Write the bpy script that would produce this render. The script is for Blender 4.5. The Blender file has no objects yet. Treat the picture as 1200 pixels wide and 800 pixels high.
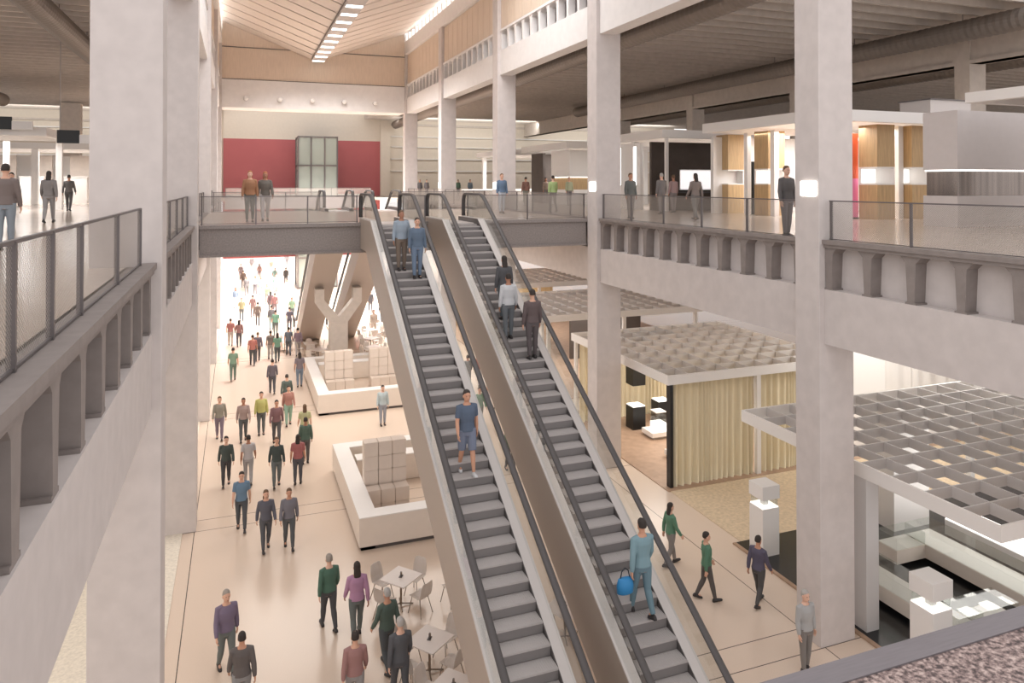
import bpy, bmesh, math, random
from mathutils import Vector, Matrix
random.seed(7)
S = bpy.context.scene
COL = S.collection
R = math.radians

# ---------------------------------------------------------------- camera, world, lights, exposure
cam_d = bpy.data.cameras.new('camera'); cam = bpy.data.objects.new('camera', cam_d); COL.objects.link(cam)
cam.location = (0, 0, 11.0)
cam.rotation_euler = (R(90.6), 0, R(-20.58))
cam_d.sensor_width = 36; cam_d.lens = 855 / 1200 * 36
cam_d.shift_y = -(400 - 206.05) / 1200
cam_d.clip_start = 0.05; cam_d.clip_end = 400
S.camera = cam
S.view_settings.view_transform = 'Standard'; S.view_settings.look = 'None'
S.view_settings.exposure = 0.0; S.view_settings.gamma = 1.0
S.view_settings.use_curve_mapping = False
S.cycles.max_bounces = 7; S.cycles.diffuse_bounces = 4; S.cycles.glossy_bounces = 3
S.cycles.transparent_max_bounces = 14; S.cycles.transmission_bounces = 4
S.cycles.caustics_reflective = False; S.cycles.caustics_refractive = False
S.cycles.sample_clamp_indirect = 4.0
S.cycles.use_denoising = True

W = bpy.data.worlds.new('world'); S.world = W; W.use_nodes = True
W.node_tree.nodes['Background'].inputs[0].default_value = (1.0, 0.97, 0.97, 1)
W.node_tree.nodes['Background'].inputs[1].default_value = 1.28

def area(name, loc, sx, sy, watts, color=(1, 1, 1), rot=(0, 0, 0)):
    d = bpy.data.lights.new(name, 'AREA'); d.shape = 'RECTANGLE'; d.size = sx; d.size_y = sy
    d.energy = watts; d.color = color
    o = bpy.data.objects.new(name, d); COL.objects.link(o); o.location = loc
    o.rotation_euler = tuple(R(a) for a in rot)
    return o

WARM = (1, .955, .9)
# lights of the far court and of the hall beyond the lift, plus added fill
area('skylight_far_court', (6, 68.5, 18.4), 13, 11, 11000, (1, .98, .97)).data.spread = R(95)
area('fill_bridge_court', (6, 50, 20.2), 8, 14, 3500, (1, .98, .97)).data.spread = R(125)  # fill lamp added below the closed timber ceiling, no opening there
area('hall_light_far', (4, 98, 8.3), 34, 24, 17000, (1, .98, .98))
area('court_fill_end', (6, 27, 26), 12, 6, 2200, (1, .98, .97), (58, 0, 0))  # unseen fill added to brighten the cross beam and far columns
# fill strips added to brighten the cream end walls
area('end_wall_fill_right', (34, 79.5, 18.0), 36, .3, 800, (1, .97, .92), (62, 0, 0))
area('end_wall_fill_left', (-18, 79.5, 18.0), 30, .3, 450, (1, .97, .92), (62, 0, 0))
# daylight along both clerestories of the court
area('clerestory_right', (14.0, 46, 23.2), .7, 26, 500, (1, .98, .95), (0, 95, 0))
area('clerestory_left', (-2.2, 46, 23.2), .7, 26, 500, (1, .98, .95), (0, -95, 0))
# luminaires under the gallery slab
for yy in (14.5, 26.5, 39, 51):
    area('hall_light_right', (19, yy, 7.0), 10, 9, 80, (1, .98, .96))
area('hall_light_left', (-8, 14, 7.0), 9, 16, 600, WARM)
area('hall_light_left', (-8, 34, 7.0), 9, 16, 600, WARM)
area('hall_light_bridge', (5, 33, 8.2), 10, 8, 900, WARM)

# ---------------------------------------------------------------- materials
def lin(c):
    return tuple(((v / 255) / 12.92 if v / 255 <= .04045 else ((v / 255 + .055) / 1.055) ** 2.4) for v in c)

def mat(name, c, rough=.6, metal=0., var=.0, scale=4., bump=0., emit=0., spec=.5, detail=4., stretch=None):
    m = bpy.data.materials.new(name); m.use_nodes = True
    nt = m.node_tree; b = nt.nodes['Principled BSDF']
    col = lin(c)
    b.inputs['Base Color'].default_value = (*col, 1)
    b.inputs['Roughness'].default_value = rough; b.inputs['Metallic'].default_value = metal
    b.inputs['Specular IOR Level'].default_value = spec
    if emit:
        b.inputs['Emission Color'].default_value = (*col, 1); b.inputs['Emission Strength'].default_value = emit
    if var or bump:
        tc = nt.nodes.new('ShaderNodeTexCoord'); n = nt.nodes.new('ShaderNodeTexNoise')
        n.inputs['Scale'].default_value = scale; n.inputs['Detail'].default_value = detail
        src = tc.outputs['Object']
        if stretch:
            mp = nt.nodes.new('ShaderNodeMapping'); mp.inputs['Scale'].default_value = stretch
            nt.links.new(src, mp.inputs[0]); src = mp.outputs[0]
        nt.links.new(src, n.inputs['Vector'])
        if var:
            r = nt.nodes.new('ShaderNodeValToRGB')
            r.color_ramp.elements[0].position = .3; r.color_ramp.elements[1].position = .7
            r.color_ramp.elements[0].color = (*[max(0, v * (1 - var)) for v in col], 1)
            r.color_ramp.elements[1].color = (*[min(1, v * (1 + var)) for v in col], 1)
            nt.links.new(n.outputs[0], r.inputs[0]); nt.links.new(r.outputs[0], b.inputs['Base Color'])
        if bump:
            bp = nt.nodes.new('ShaderNodeBump'); bp.inputs['Strength'].default_value = bump
            nt.links.new(n.outputs[0], bp.inputs['Height']); nt.links.new(bp.outputs[0], b.inputs['Normal'])
    return m

def floor_mat(name, c, rough, xs, ys, speck=.1, half=.012, sscale=55):
    """terrazzo with thin dark joints at the given x and y lines (metres)"""
    m = mat(name, c, rough, var=speck, scale=sscale, detail=3)
    nt = m.node_tree; b = nt.nodes['Principled BSDF']
    base = b.inputs['Base Color'].links[0].from_socket
    tc = nt.nodes.new('ShaderNodeTexCoord'); sp = nt.nodes.new('ShaderNodeSeparateXYZ')
    nt.links.new(tc.outputs['Object'], sp.inputs[0])
    acc = None
    for ax, vals in ((0, xs), (1, ys)):
        for v in vals:
            cmp = nt.nodes.new('ShaderNodeMath'); cmp.operation = 'COMPARE'
            nt.links.new(sp.outputs[ax], cmp.inputs[0]); cmp.inputs[1].default_value = v; cmp.inputs[2].default_value = half
            if acc is None: acc = cmp.outputs[0]
            else:
                mx = nt.nodes.new('ShaderNodeMath'); mx.operation = 'MAXIMUM'
                nt.links.new(acc, mx.inputs[0]); nt.links.new(cmp.outputs[0], mx.inputs[1]); acc = mx.outputs[0]
    mix = nt.nodes.new('ShaderNodeMixRGB'); mix.inputs[2].default_value = (.10, .08, .07, 1)
    nt.links.new(acc, mix.inputs[0]); nt.links.new(base, mix.inputs[1]); nt.links.new(mix.outputs[0], b.inputs['Base Color'])
    # large soft wear patches
    return m

def glass_mat(name, tint=(.93, .94, .93), gloss=.06, rough=.02):
    m = bpy.data.materials.new(name); m.use_nodes = True; nt = m.node_tree; nt.nodes.clear()
    o = nt.nodes.new('ShaderNodeOutputMaterial'); t = nt.nodes.new('ShaderNodeBsdfTransparent')
    t.inputs[0].default_value = (*tint, 1)
    g = nt.nodes.new('ShaderNodeBsdfGlossy'); g.inputs['Roughness'].default_value = rough
    lw = nt.nodes.new('ShaderNodeLayerWeight'); lw.inputs[0].default_value = .5
    pw = nt.nodes.new('ShaderNodeMath'); pw.operation = 'POWER'; pw.inputs[1].default_value = 4.0
    nt.links.new(lw.outputs['Facing'], pw.inputs[0])
    ad = nt.nodes.new('ShaderNodeMath'); ad.operation = 'MULTIPLY_ADD'; ad.inputs[1].default_value = .3; ad.inputs[2].default_value = gloss
    nt.links.new(pw.outputs[0], ad.inputs[0])
    mx = nt.nodes.new('ShaderNodeMixShader')
    nt.links.new(ad.outputs[0], mx.inputs[0]); nt.links.new(t.outputs[0], mx.inputs[1]); nt.links.new(g.outputs[0], mx.inputs[2])
    nt.links.new(mx.outputs[0], o.inputs[0])
    return m

def mesh_mat(name, c, pitch=.045, fill=.24):
    """woven wire mesh: two families of diagonal wires, clear between them"""
    m = bpy.data.materials.new(name); m.use_nodes = True; nt = m.node_tree
    b = nt.nodes['Principled BSDF']; b.inputs['Base Color'].default_value = (*lin(c), 1)
    b.inputs['Roughness'].default_value = .45; b.inputs['Metallic'].default_value = .3
    tc = nt.nodes.new('ShaderNodeTexCoord'); sp = nt.nodes.new('ShaderNodeSeparateXYZ'); nt.links.new(tc.outputs['Object'], sp.inputs[0])
    h = nt.nodes.new('ShaderNodeMath'); h.operation = 'ADD'
    nt.links.new(sp.outputs[0], h.inputs[0]); nt.links.new(sp.outputs[1], h.inputs[1])
    acc = None
    for sg, fl in ((1, fill), (-1, fill * .4)):
        a = nt.nodes.new('ShaderNodeMath'); a.operation = 'MULTIPLY'; a.inputs[1].default_value = sg * 1.25
        nt.links.new(sp.outputs[2], a.inputs[0])
        d = nt.nodes.new('ShaderNodeMath'); d.operation = 'ADD'; nt.links.new(h.outputs[0], d.inputs[0]); nt.links.new(a.outputs[0], d.inputs[1])
        s = nt.nodes.new('ShaderNodeMath'); s.operation = 'MULTIPLY'; s.inputs[1].default_value = 1 / pitch; nt.links.new(d.outputs[0], s.inputs[0])
        f = nt.nodes.new('ShaderNodeMath'); f.operation = 'FRACT'; nt.links.new(s.outputs[0], f.inputs[0])
        l = nt.nodes.new('ShaderNodeMath'); l.operation = 'LESS_THAN'; l.inputs[1].default_value = fl; nt.links.new(f.outputs[0], l.inputs[0])
        if acc is None: acc = l.outputs[0]
        else:
            mx = nt.nodes.new('ShaderNodeMath'); mx.operation = 'MAXIMUM'
            nt.links.new(acc, mx.inputs[0]); nt.links.new(l.outputs[0], mx.inputs[1]); acc = mx.outputs[0]
    nt.links.new(acc, b.inputs['Alpha'])
    return m

def wood_mat(name, c, var=.12, stretch=(6, 6, .5), rough=.5):
    return mat(name, c, rough, var=var, scale=3, stretch=stretch, detail=6)

BAYS = [13.7, 25.2, 36.7, 48.2, 59.7]
ys = []
for v in BAYS: ys += [v, v + .8]
M = dict(
    concrete=mat('concrete', (207, 199, 196), .75, var=.05, scale=3, bump=.04),
    concrete_grey_shaded=mat('concrete_grey_shaded', (140, 131, 127), .75, var=.08, scale=5, bump=.05),  # darkened to put recess shade into the colour of rib ends; also kerbs
    concrete_white=mat('concrete_white', (232, 228, 226), .7, var=.03, scale=3),
    concrete_soffit=mat('concrete_soffit', (206, 196, 187), .8, var=.06, scale=3),
    bridge=mat('bridge_steel', (148, 140, 137), .55, var=.15, scale=20),
    cream=mat('cream_plaster', (226, 216, 202), .8, var=.02),
    red=mat('red_panel', (186, 102, 105), .45, var=.04, scale=.4),
    floor=floor_mat('terrazzo', (220, 201, 184), .22, (-1.25, 13.08), ys, speck=.05),
    gallery=mat('polished_screed', (206, 190, 176), .16, var=.05, scale=1.2),
    carpet_beige=mat('beige_carpet', (208, 188, 160), .95, var=.14, scale=9, bump=.2, detail=8),
    floor_brown=mat('brown_boards', (168, 140, 118), .5, var=.12, scale=3),
    floor_black=mat('black_floor', (26, 26, 28), .25, var=.3, scale=2),
    granite=None,
    steel=mat('grey_steel', (120, 114, 114), .4, metal=.6),
    steel_dark=mat('dark_steel', (98, 93, 92), .45, metal=.3),
    trim=mat('grey_metal_trim', (132, 127, 131), .4, metal=.5, var=.06, scale=12, stretch=(1, 12, 1)),
    alu=mat('brushed_aluminium', (212, 205, 202), .35, metal=.2),
    truss=mat('escalator_cladding', (176, 163, 153), .5, metal=.1),
    step=mat('escalator_step', (184, 178, 176), .55, metal=.05), riser=mat('escalator_riser', (132, 127, 126), .6, metal=.2),
    rubber=mat('handrail_rubber', (78, 74, 74), .5),
    duct=mat('spiral_duct', (140, 131, 124), .5, metal=.35),
    wood=wood_mat('pale_timber', (219, 201, 183), .06),
    timber_ceiling=mat('timber_ceiling', (216, 203, 193), .6, var=.05, scale=2, stretch=(.4, 4, 1)),
    wood_tower=wood_mat('oak_veneer', (190, 160, 118), .16),
    white=mat('white_lacquer', (238, 235, 232), .4),
    offwhite=mat('offwhite_counter', (230, 219, 208), .45, var=.015),
    crate=mat('beige_crate', (222, 208, 196), .7, var=.03, scale=3),
    black=mat('black_lacquer', (18, 18, 19), .4),
    charcoal=mat('charcoal_wall', (84, 74, 68), .7, var=.15, scale=1.2),
    grey=mat('grey_panel', (176, 168, 164), .6, var=.03),
    curtain=mat('gold_curtain', (228, 216, 186), .85, var=.06, scale=2, stretch=(6, 6, .3)),
    curtain_white=mat('white_curtain', (226, 222, 218), .85),
    glass=glass_mat('clear_glass'),
    glass_lift=mat('lift_glass', (196, 206, 197), .25),
    lattice=mat('canopy_lattice', (206, 203, 202), .6), kitchen=mat('kitchen_grey', (216, 210, 209), .5, var=.02),
    mesh=mesh_mat('wire_mesh', (172, 164, 157)),
    lit=mat('lit_diffuser', (255, 252, 246), .5, emit=2.2),
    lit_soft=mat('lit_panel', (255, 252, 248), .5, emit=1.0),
    screen=mat('lit_screen', (250, 246, 246), .4, emit=.9),
    mirror=mat('mirror_band', (132, 122, 116), .18, metal=.9, var=.3, scale=2.2, stretch=(3, 3, .05)),
    tabletop=mat('white_tabletop', (226, 216, 210), .4),
    chair=mat('chair_shell', (214, 204, 196), .45),
    chrome=mat('chrome_leg', (150, 138, 126), .3, metal=.8),
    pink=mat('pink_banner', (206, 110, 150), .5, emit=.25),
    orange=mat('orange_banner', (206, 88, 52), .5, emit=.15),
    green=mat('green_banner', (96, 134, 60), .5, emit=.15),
    skin=mat('skin', (214, 168, 144), .6), shoe=mat('shoe_leather', (48, 44, 44), .5),
    eye=mat('eye_dark', (40, 34, 32), .4),
)
def granite():
    m = mat('granite', (150, 130, 124), .55, var=.1, scale=30)
    nt = m.node_tree; b = nt.nodes['Principled BSDF']
    tc = nt.nodes.new('ShaderNodeTexCoord'); v = nt.nodes.new('ShaderNodeTexNoise'); v.inputs['Scale'].default_value = 62
    v.inputs['Detail'].default_value = 3; v.inputs['Roughness'].default_value = .65
    nt.links.new(tc.outputs['Object'], v.inputs['Vector'])
    r = nt.nodes.new('ShaderNodeValToRGB'); e = r.color_ramp.elements
    e[0].position = .36; e[0].color = (*lin((62, 50, 50)), 1); e[1].position = .66; e[1].color = (*lin((196, 176, 168)), 1)
    k = r.color_ramp.elements.new(.5); k.color = (*lin((136, 116, 112)), 1)
    nt.links.new(v.outputs[0], r.inputs[0]); nt.links.new(r.outputs[0], b.inputs['Base Color'])
    return m
M['granite'] = granite()
M['glass_lift'].node_tree.nodes['Principled BSDF'].inputs['Alpha'].default_value = .5

# ---------------------------------------------------------------- mesh helpers
class MB:
    def __init__(s): s.v = []; s.f = []
    def add(s, vs, fs):
        n = len(s.v); s.v += [tuple(p) for p in vs]; s.f += [tuple(i + n for i in f) for f in fs]; return s
    def box(s, x0, x1, y0, y1, z0, z1):
        return s.add([(x, y, z) for z in (z0, z1) for x, y in ((x0, y0), (x1, y0), (x1, y1), (x0, y1))],
                     [(3, 2, 1, 0), (4, 5, 6, 7), (0, 1, 5, 4), (1, 2, 6, 5), (2, 3, 7, 6), (3, 0, 4, 7)])
    def prism_x(s, poly, x0, x1):        # poly in (y, z)
        n = len(poly)
        a = sum(poly[i][0] * poly[(i + 1) % n][1] - poly[(i + 1) % n][0] * poly[i][1] for i in range(n))
        if a < 0: poly = poly[::-1]
        vs = [(x0, y, z) for y, z in poly] + [(x1, y, z) for y, z in poly]
        return s.add(vs, [tuple(range(n))[::-1], tuple(range(n, 2 * n))] + [(i, (i + 1) % n, n + (i + 1) % n, n + i) for i in range(n)])
    def prism_y(s, poly, y0, y1):        # poly in (x, z)
        n = len(poly)
        a = sum(poly[i][0] * poly[(i + 1) % n][1] - poly[(i + 1) % n][0] * poly[i][1] for i in range(n))
        if a > 0: poly = poly[::-1]
        vs = [(x, y0, z) for x, z in poly] + [(x, y1, z) for x, z in poly]
        return s.add(vs, [tuple(range(n))[::-1], tuple(range(n, 2 * n))] + [(i, (i + 1) % n, n + (i + 1) % n, n + i) for i in range(n)])
    def loft(s, rings, cap=True):
        n = len(rings[0]); vs = [p for r in rings for p in r]; fs = []
        for k in range(len(rings) - 1):
            for i in range(n):
                j = (i + 1) % n; fs.append((k * n + i, k * n + j, (k + 1) * n + j, (k + 1) * n + i))
        if cap: fs += [tuple(range(n))[::-1], tuple(range((len(rings) - 1) * n, len(rings) * n))]
        return s.add(vs, fs)
    def tube(s, pts, rad, seg=10, flat=1.0, up=(0, 0, 1)):
        pts = [Vector(p) for p in pts]; rings = []
        if not hasattr(rad, '__len__'): rad = [rad] * len(pts)
        for i, p in enumerate(pts):
            d = ((pts[min(i + 1, len(pts) - 1)] - pts[max(i - 1, 0)])).normalized()
            u = Vector(up)
            if abs(d.dot(u)) > .95: u = Vector((0, 1, 0))
            a = d.cross(u).normalized(); b = a.cross(d).normalized()
            rr = rad[i] if hasattr(rad[i], '__len__') else (rad[i], rad[i] * flat)
            rings.append([p + a * (rr[0] * math.cos(2 * math.pi * k / seg)) + b * (rr[1] * math.sin(2 * math.pi * k / seg)) for k in range(seg)])
        return s.loft(rings)
    def ball(s, c, rx, ry, rz, seg=12, rings=8):
        rs = []
        for k in range(rings + 1):
            t = math.pi * (k + .02) / (rings + .04)
            rs.append([(c[0] + rx * math.sin(t) * math.cos(2 * math.pi * i / seg), c[1] + ry * math.sin(t) * math.sin(2 * math.pi * i / seg), c[2] - rz * math.cos(t)) for i in range(seg)])
        return s.loft(rs)
    def mesh(s, name, smooth=False):
        me = bpy.data.meshes.new(name); me.from_pydata(s.v, [], s.f); me.update()
        if smooth: me.polygons.foreach_set('use_smooth', [True] * len(me.polygons))
        return me
    def build(s, name, material, parent=None, smooth=False, loc=(0, 0, 0), bevel=0):
        me = s.mesh(name, smooth); me.materials.append(material)
        o = bpy.data.objects.new(name, me); COL.objects.link(o); o.location = loc
        if parent: o.parent = parent
        if bevel:
            b = o.modifiers.new('bevel', 'BEVEL'); b.width = bevel; b.segments = 2; b.limit_method = 'ANGLE'
        return o

def tag(o, label=None, cat=None, group=None, kind=None):
    if label: o['label'] = label
    if cat: o['category'] = cat
    if group: o['group'] = group
    if kind: o['kind'] = kind
    return o
def thing(name, label, cat, loc=(0, 0, 0), rz=0, group=None):
    o = bpy.data.objects.new(name, None); COL.objects.link(o); o.location = loc; o.rotation_euler = (0, 0, R(rz))
    return tag(o, label, cat, group)
def struct(name, mb, material, label, cat='structure', **k):
    return tag(mb.build(name, material, **k), label, cat, kind='structure')
def dup(o, parent=None):
    c = o.copy(); COL.objects.link(c)
    if parent: c.parent = parent
    for ch in list(o.children): dup(ch, c)
    return c
def recolour(o, m):
    o.material_slots[0].link = 'OBJECT'; o.material_slots[0].material = m

# ---------------------------------------------------------------- the building
XL, XR = -1.2, 12.95           # court faces of the two column rows
ord_ = ['nearest', 'second', 'third', 'fourth', 'fifth']
struct('floor', MB().box(-34, 55, -6, 128, -.4, 0), M['floor'], 'beige terrazzo ground floor with thin dark joints', 'floor')
for i, b in enumerate(BAYS):
    struct('column', MB().box(-2.3, XL, b, b + .8, 0, 21.7), M['concrete'], f'square concrete column, {ord_[i]} of the row on the left side of the court', 'column', bevel=.015)
    struct('column', MB().box(XR, 14.0, b, b + .8, 0, 21.7), M['concrete'], f'square concrete column, {ord_[i]} of the row on the right side of the court', 'column', bevel=.015)
YS = [2.2] + BAYS
def rib_poly(yc, z0, z1):       # tapering stem with flared head, in (y, z)
    a, b, c = .085, .125, .26
    return [(yc - a, z0), (yc + a, z0), (yc + b, z1 - .14), (yc + c, z1), (yc - c, z1), (yc - b, z1 - .14)]
def bay_edge(side, y0, y1, z, tint, edge, nm, back):
    """beam, recessed ribs and slab edge of one bay; side -1 left, +1 right; z = beam soffit"""
    X = (lambda v: XR + v) if side > 0 else (lambda v: XL - v)
    def bx(mb, a, b, *r):
        p, q = sorted((X(a), X(b))); return mb.box(p, q, *r)
    struct('beam', bx(MB(), .15, .85, y0, y1, z, z + 1.3), M[tint], f'long concrete beam of the {nm}', 'beam')
    mb = MB(); n = 10; p = (y1 - y0) / n
    bx(mb, .48, .85, y0, y1, z + 1.3, z + 2.3)
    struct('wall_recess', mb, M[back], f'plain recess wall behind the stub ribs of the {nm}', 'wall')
    mb = MB()
    for k in range(n + 1):
        yc = y0 + .12 + k * (y1 - y0 - .24) / n
        x0, x1 = sorted((X(.17), X(.55)))
        mb.prism_x(rib_poly(yc, z + 1.34, z + 2.3), x0, x1); mb.box(x0 - .01, x1, yc - .13, yc + .13, z + 1.3, z + 1.34)
    bx(mb, .12, .55, y0, y1, z + 2.3, z + 2.42)
    struct('slab_ribs', mb, M[edge], f'row of tapered rib ends under the slab edge of the {nm}', 'slab edge')
for i in range(5):
    y0, y1 = YS[i] + (.8 if i else 0), YS[i + 1]
    for sd, nm in ((-1, 'left'), (1, 'right')):
        bay_edge(sd, y0, y1, 7.18, 'concrete', 'concrete_grey_shaded', f'{nm} gallery, bay {["before the nearest","between the nearest and second","between the second and third","between the third and fourth","between the fourth and fifth"][i]} column', 'concrete_grey_shaded' if sd < 0 else 'concrete')  # left recess wall takes the darker concrete, its shade put into the colour
        if i >= 1 or sd > 0:
            bay_edge(sd, y0, y1, 16.8, 'concrete_white', 'concrete_white', f'{nm} roof edge, bay {["before the nearest","between the nearest and second","between the second and third","between the third and fourth","between the fourth and fifth"][i]} column', 'steel' if i > 0 else 'concrete_white')
            # timber panels and the white clerestory beam above
            X = (lambda v: XR + v) if sd > 0 else (lambda v: XL - v)
            mb = MB(); n = 10; p = (y1 - y0) / n
            for k in range(n):
                a, b = sorted((X(.2), X(.3))); mb.box(a, b, y0 + k * p + .02, y0 + (k + 1) * p - .02, 19.28, 21.66)
            a, b = sorted((X(.3), X(.5))); mb.box(a, b, y0, y1, 19.22, 21.7)
            struct('wall_timber', mb, M['wood'], f'pale timber wall panels high above the {nm} gallery, bay {i+1}', 'wall')
for sd, nm in ((-1, 'left'), (1, 'right')):
    X = (lambda v: XR + v) if sd > 0 else (lambda v: XL - v)
    a, b = sorted((X(0), X(.8))); mb = MB().box(a, b, 13, 60.5, 21.7, 22.75)
    for k in range(42):
        y = 13.3 + k * 1.15; a, b = sorted((X(-.05), X(.6))); mb.box(a, b, y, y + .22, 22.75, 23.3)
    struct('beam', mb, M['concrete_white'], f'white clerestory beam with short teeth on the {nm} side under the timber ceiling', 'beam')
# gallery slabs (upper floor)
struct('floor', MB().box(XR + .5, 95, -6, 80, 9.3, 9.6), M['gallery'], 'polished upper gallery floor on the right', 'floor')
struct('floor', MB().box(-34, XL - .5, -6, 80, 9.3, 9.6), M['gallery'], 'polished upper gallery floor on the left', 'floor')
for sd, nm in ((-1, 'left'), (1, 'right')):
    X = (lambda v: XR + v) if sd > 0 else (lambda v: XL - v)
    mb = MB()
    for i in range(5):
        y0, y1 = YS[i] + (.8 if i else 0), YS[i + 1]
        a, b = sorted((X(.08), X(.3))); mb.box(a, b, y0, y1, 9.56, 9.66)
    struct('trim_1' if sd < 0 else 'trim_2', mb, M['concrete_grey_shaded'], f'low grey kerb along the {nm} gallery edge', 'trim')
# the near landing the view is taken from
struct('floor', MB().box(-1.0, 12, -5, 1.60, 9.3, 9.6), M['granite'], 'speckled brown granite floor of the near landing', 'floor')
struct('trim_3', MB().box(-1.0, 12, 1.60, 1.68, 9.2, 9.605), M['trim'], 'grey metal edge strip of the granite landing', 'trim')
# bridge
struct('floor', MB().box(XL - .12, XR + .12, 26.32, 38.6, 9.48, 9.6), M['gallery'], 'polished floor of the bridge between the galleries', 'floor')
struct('bridge_beam', MB().box(XL + .01, XR - .01, 26.1, 26.32, 8.6, 9.5).box(XL + .01, XR - .01, 26.0, 26.34, 9.5, 9.62).box(XL + .01, XR - .01, 26.04, 26.3, 8.56, 8.64), M['bridge'], 'dark grey steel edge beam along the front of the bridge', 'beam')
struct('bridge_beam', MB().box(XL + .01, XR - .01, 38.6, 38.85, 8.6, 9.62), M['bridge'], 'dark grey steel edge beam along the far side of the bridge', 'beam')
struct('ceiling', MB().box(XL + .01, XR - .01, 26.34, 38.6, 8.62, 8.8), M['concrete_soffit'], 'soffit under the bridge', 'ceiling')
# far slab, red wall and cream walls
struct('floor', MB().box(-34, 55, 76, 100, 9.3, 9.6), M['gallery'], 'far landing floor in front of the red wall', 'floor')
struct('beam', MB().box(XL + .01, XR - .01, 75.8, 76, 8.5, 9.62), M['bridge'], 'grey edge beam of the far landing', 'beam')
struct('wall_red', MB().box(-1.5, 15.3, 84, 84.3, 9.6, 15.85).box(-1.5, 15.3, 84, 84.3, 2.95, 9.3), M['red'], 'large dark red wall panel at the far end of the court', 'wall')
struct('wall_back', MB().box(-34, 55, 84.3, 84.6, 15.0, 24).box(-34, -1.5, 84.3, 84.6, 9.6, 15).box(15.3, 55, 84.3, 84.6, 9.6, 15).box(-1.5, 15.3, 84.0, 84.3, 15.85, 24), M['cream'], 'cream plaster end wall around the red panel', 'wall')
mb = MB()
for z in (12.4, 13.8, 15.2, 16.4): mb.box(16.6, 54, 84.1, 84.3, z, z + .12)
for z in (13.8, 15.2, 16.6): mb.box(-33, -3, 84.1, 84.3, z, z + .12)
struct('trim_4', mb, M['white'], 'thin white horizontal battens on the cream end wall', 'trim')
struct('trim_5', MB().box(16.6, 54, 84.05, 84.3, 17.7, 17.95).box(-33, -3, 84.05, 84.3, 17.3, 17.5), M['concrete_soffit'], 'brown-grey horizontal rail high on the cream end wall', 'trim')
struct('column', MB().box(15.3, 16.4, 83.6, 84.4, 9.6, 18.2), M['cream'], 'cream pilaster to the right of the red wall panel', 'column')
struct('column', MB().box(-14.9, -13.3, 75, 76, 9.6, 18.2), M['concrete_soffit'], 'grey interior column far back in the left gallery', 'column')
struct('trim_6', MB().box(XL, XR, 83.7, 84, 9.6, 9.85), M['white'], 'white skirting strip at the foot of the red wall', 'trim')
# court end beam and timber gable
struct('beam', MB().box(XL + .01, XR - .01, 59.8, 62.2, 16.84, 19.0), M['concrete_white'], 'white concrete cross beam carrying five small lamps', 'beam')
struct('wall_gable', MB().box(XL + .01, XR - .01, 59.9, 60.2, 19.06, 21.47).box(XL + .01, XR - .01, 59.9, 60.2, 21.53, 24), M['wood'], 'pale timber gable wall above the white cross beam', 'wall')
struct('trim_7', MB().box(XL + .01, XR - .01, 59.84, 59.9, 19.0, 19.06).box(XL + .01, XR - .01, 59.86, 60.1, 21.47, 21.53), M['steel_dark'], 'thin dark joints across the timber gable', 'trim')
# folded timber ceiling, lowest in the middle
xm = (XL + XR) / 2
mb = MB()
for k in range(13):
    y0 = 60 - 2.1 * (k + 1) + .11; y1 = 60 - 2.1 * k - .11
    for xa, za, xb, zb in ((XL, 23.42, xm - .5, 20.9), (xm + .5, 20.9, XR, 23.42)):
        mb.prism_y([(xa, za), (xb, zb), (xb, zb + .14), (xa, za + .14)], y0, y1)
struct('ceiling', mb, M['timber_ceiling'], 'folded timber ceiling of wide boards dipping to the light strip', 'ceiling')
mb = MB()
for xa, za, xb, zb in ((XL - 1, 24.1, xm, 21.4), (xm, 21.4, XR + 1, 24.1)):
    mb.prism_y([(xa, za), (xb, zb), (xb, zb + .2), (xa, za + .2)], 32, 62)
struct('roof', mb, M['concrete_soffit'], 'roof deck above the timber ceiling boards', 'roof')
# hall ceilings: ribbed slabs, beams and second column row
def hall(x0, x1, ya, nm):
    mb = MB().box(x0, x1, ya, 84, 19.25, 19.4); y = ya + .3
    while y < 84:
        mb.prism_x([(y - .08, 18.32), (y + .08, 18.32), (y + .16, 19.25), (y - .16, 19.25)], x0, x1); y += 1.15
    struct('ceiling', mb, M['concrete_soffit'], f'ribbed concrete ceiling of the {nm} gallery', 'ceiling')
hall(XR + .5, 95, 20, 'right'); hall(-34, XL - .5, 27, 'left')
for i in range(1, 6):
    y0, y1 = YS[i], (YS + [84])[i + 1]
    struct('beam', MB().box(33.2, 33.9, y0 + .8, y1, 16.8, 18.32).box(33.1, 34.0, y0 + .8, y1, 16.8, 16.98), M['concrete_soffit'], f'concrete roof beam of the inner column row in the right gallery, bay {i}', 'beam')
    struct('column', MB().box(33.1, 34.2, y0, y0 + .8, 9.6, 18.6), M['concrete_soffit'], f'inner concrete column of the right gallery, {ord_[i-1]} from the camera', 'column')
def duct(x, z, r, y0, y1, label):
    n = int((y1 - y0) / .16); rings = []
    for k in range(n + 1):
        rr = r * (1.0 if k % 2 else .94); y = y0 + (y1 - y0) * k / n
        rings.append([(x + rr * math.cos(2 * math.pi * i / 20), y, z + rr * math.sin(2 * math.pi * i / 20)) for i in range(20)])
    t = thing('ventilation_duct', label, 'duct', (x, (y0 + y1) / 2, z)); yc = (y0 + y1) / 2
    MB().loft([[(p[0] - x, p[1] - yc, p[2] - z) for p in rg] for rg in rings]).build('duct_pipe', M['duct'], t, smooth=False)
    mb = MB()
    yy = y0 + 3
    while yy < y1:
        mb.box(-.012, .012, yy - yc - .012, yy - yc + .012, r * .9, 18.5 - z); yy += 6
    mb.build('hanger_rods', M['steel'], t)
duct(16.9, 17.75, .47, 14, 83, 'large round spiral duct nearest the court under the right gallery ceiling')
duct(29.8, 17.7, .47, 14, 62, 'round spiral duct under the right gallery ceiling ending in a cap')
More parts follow.
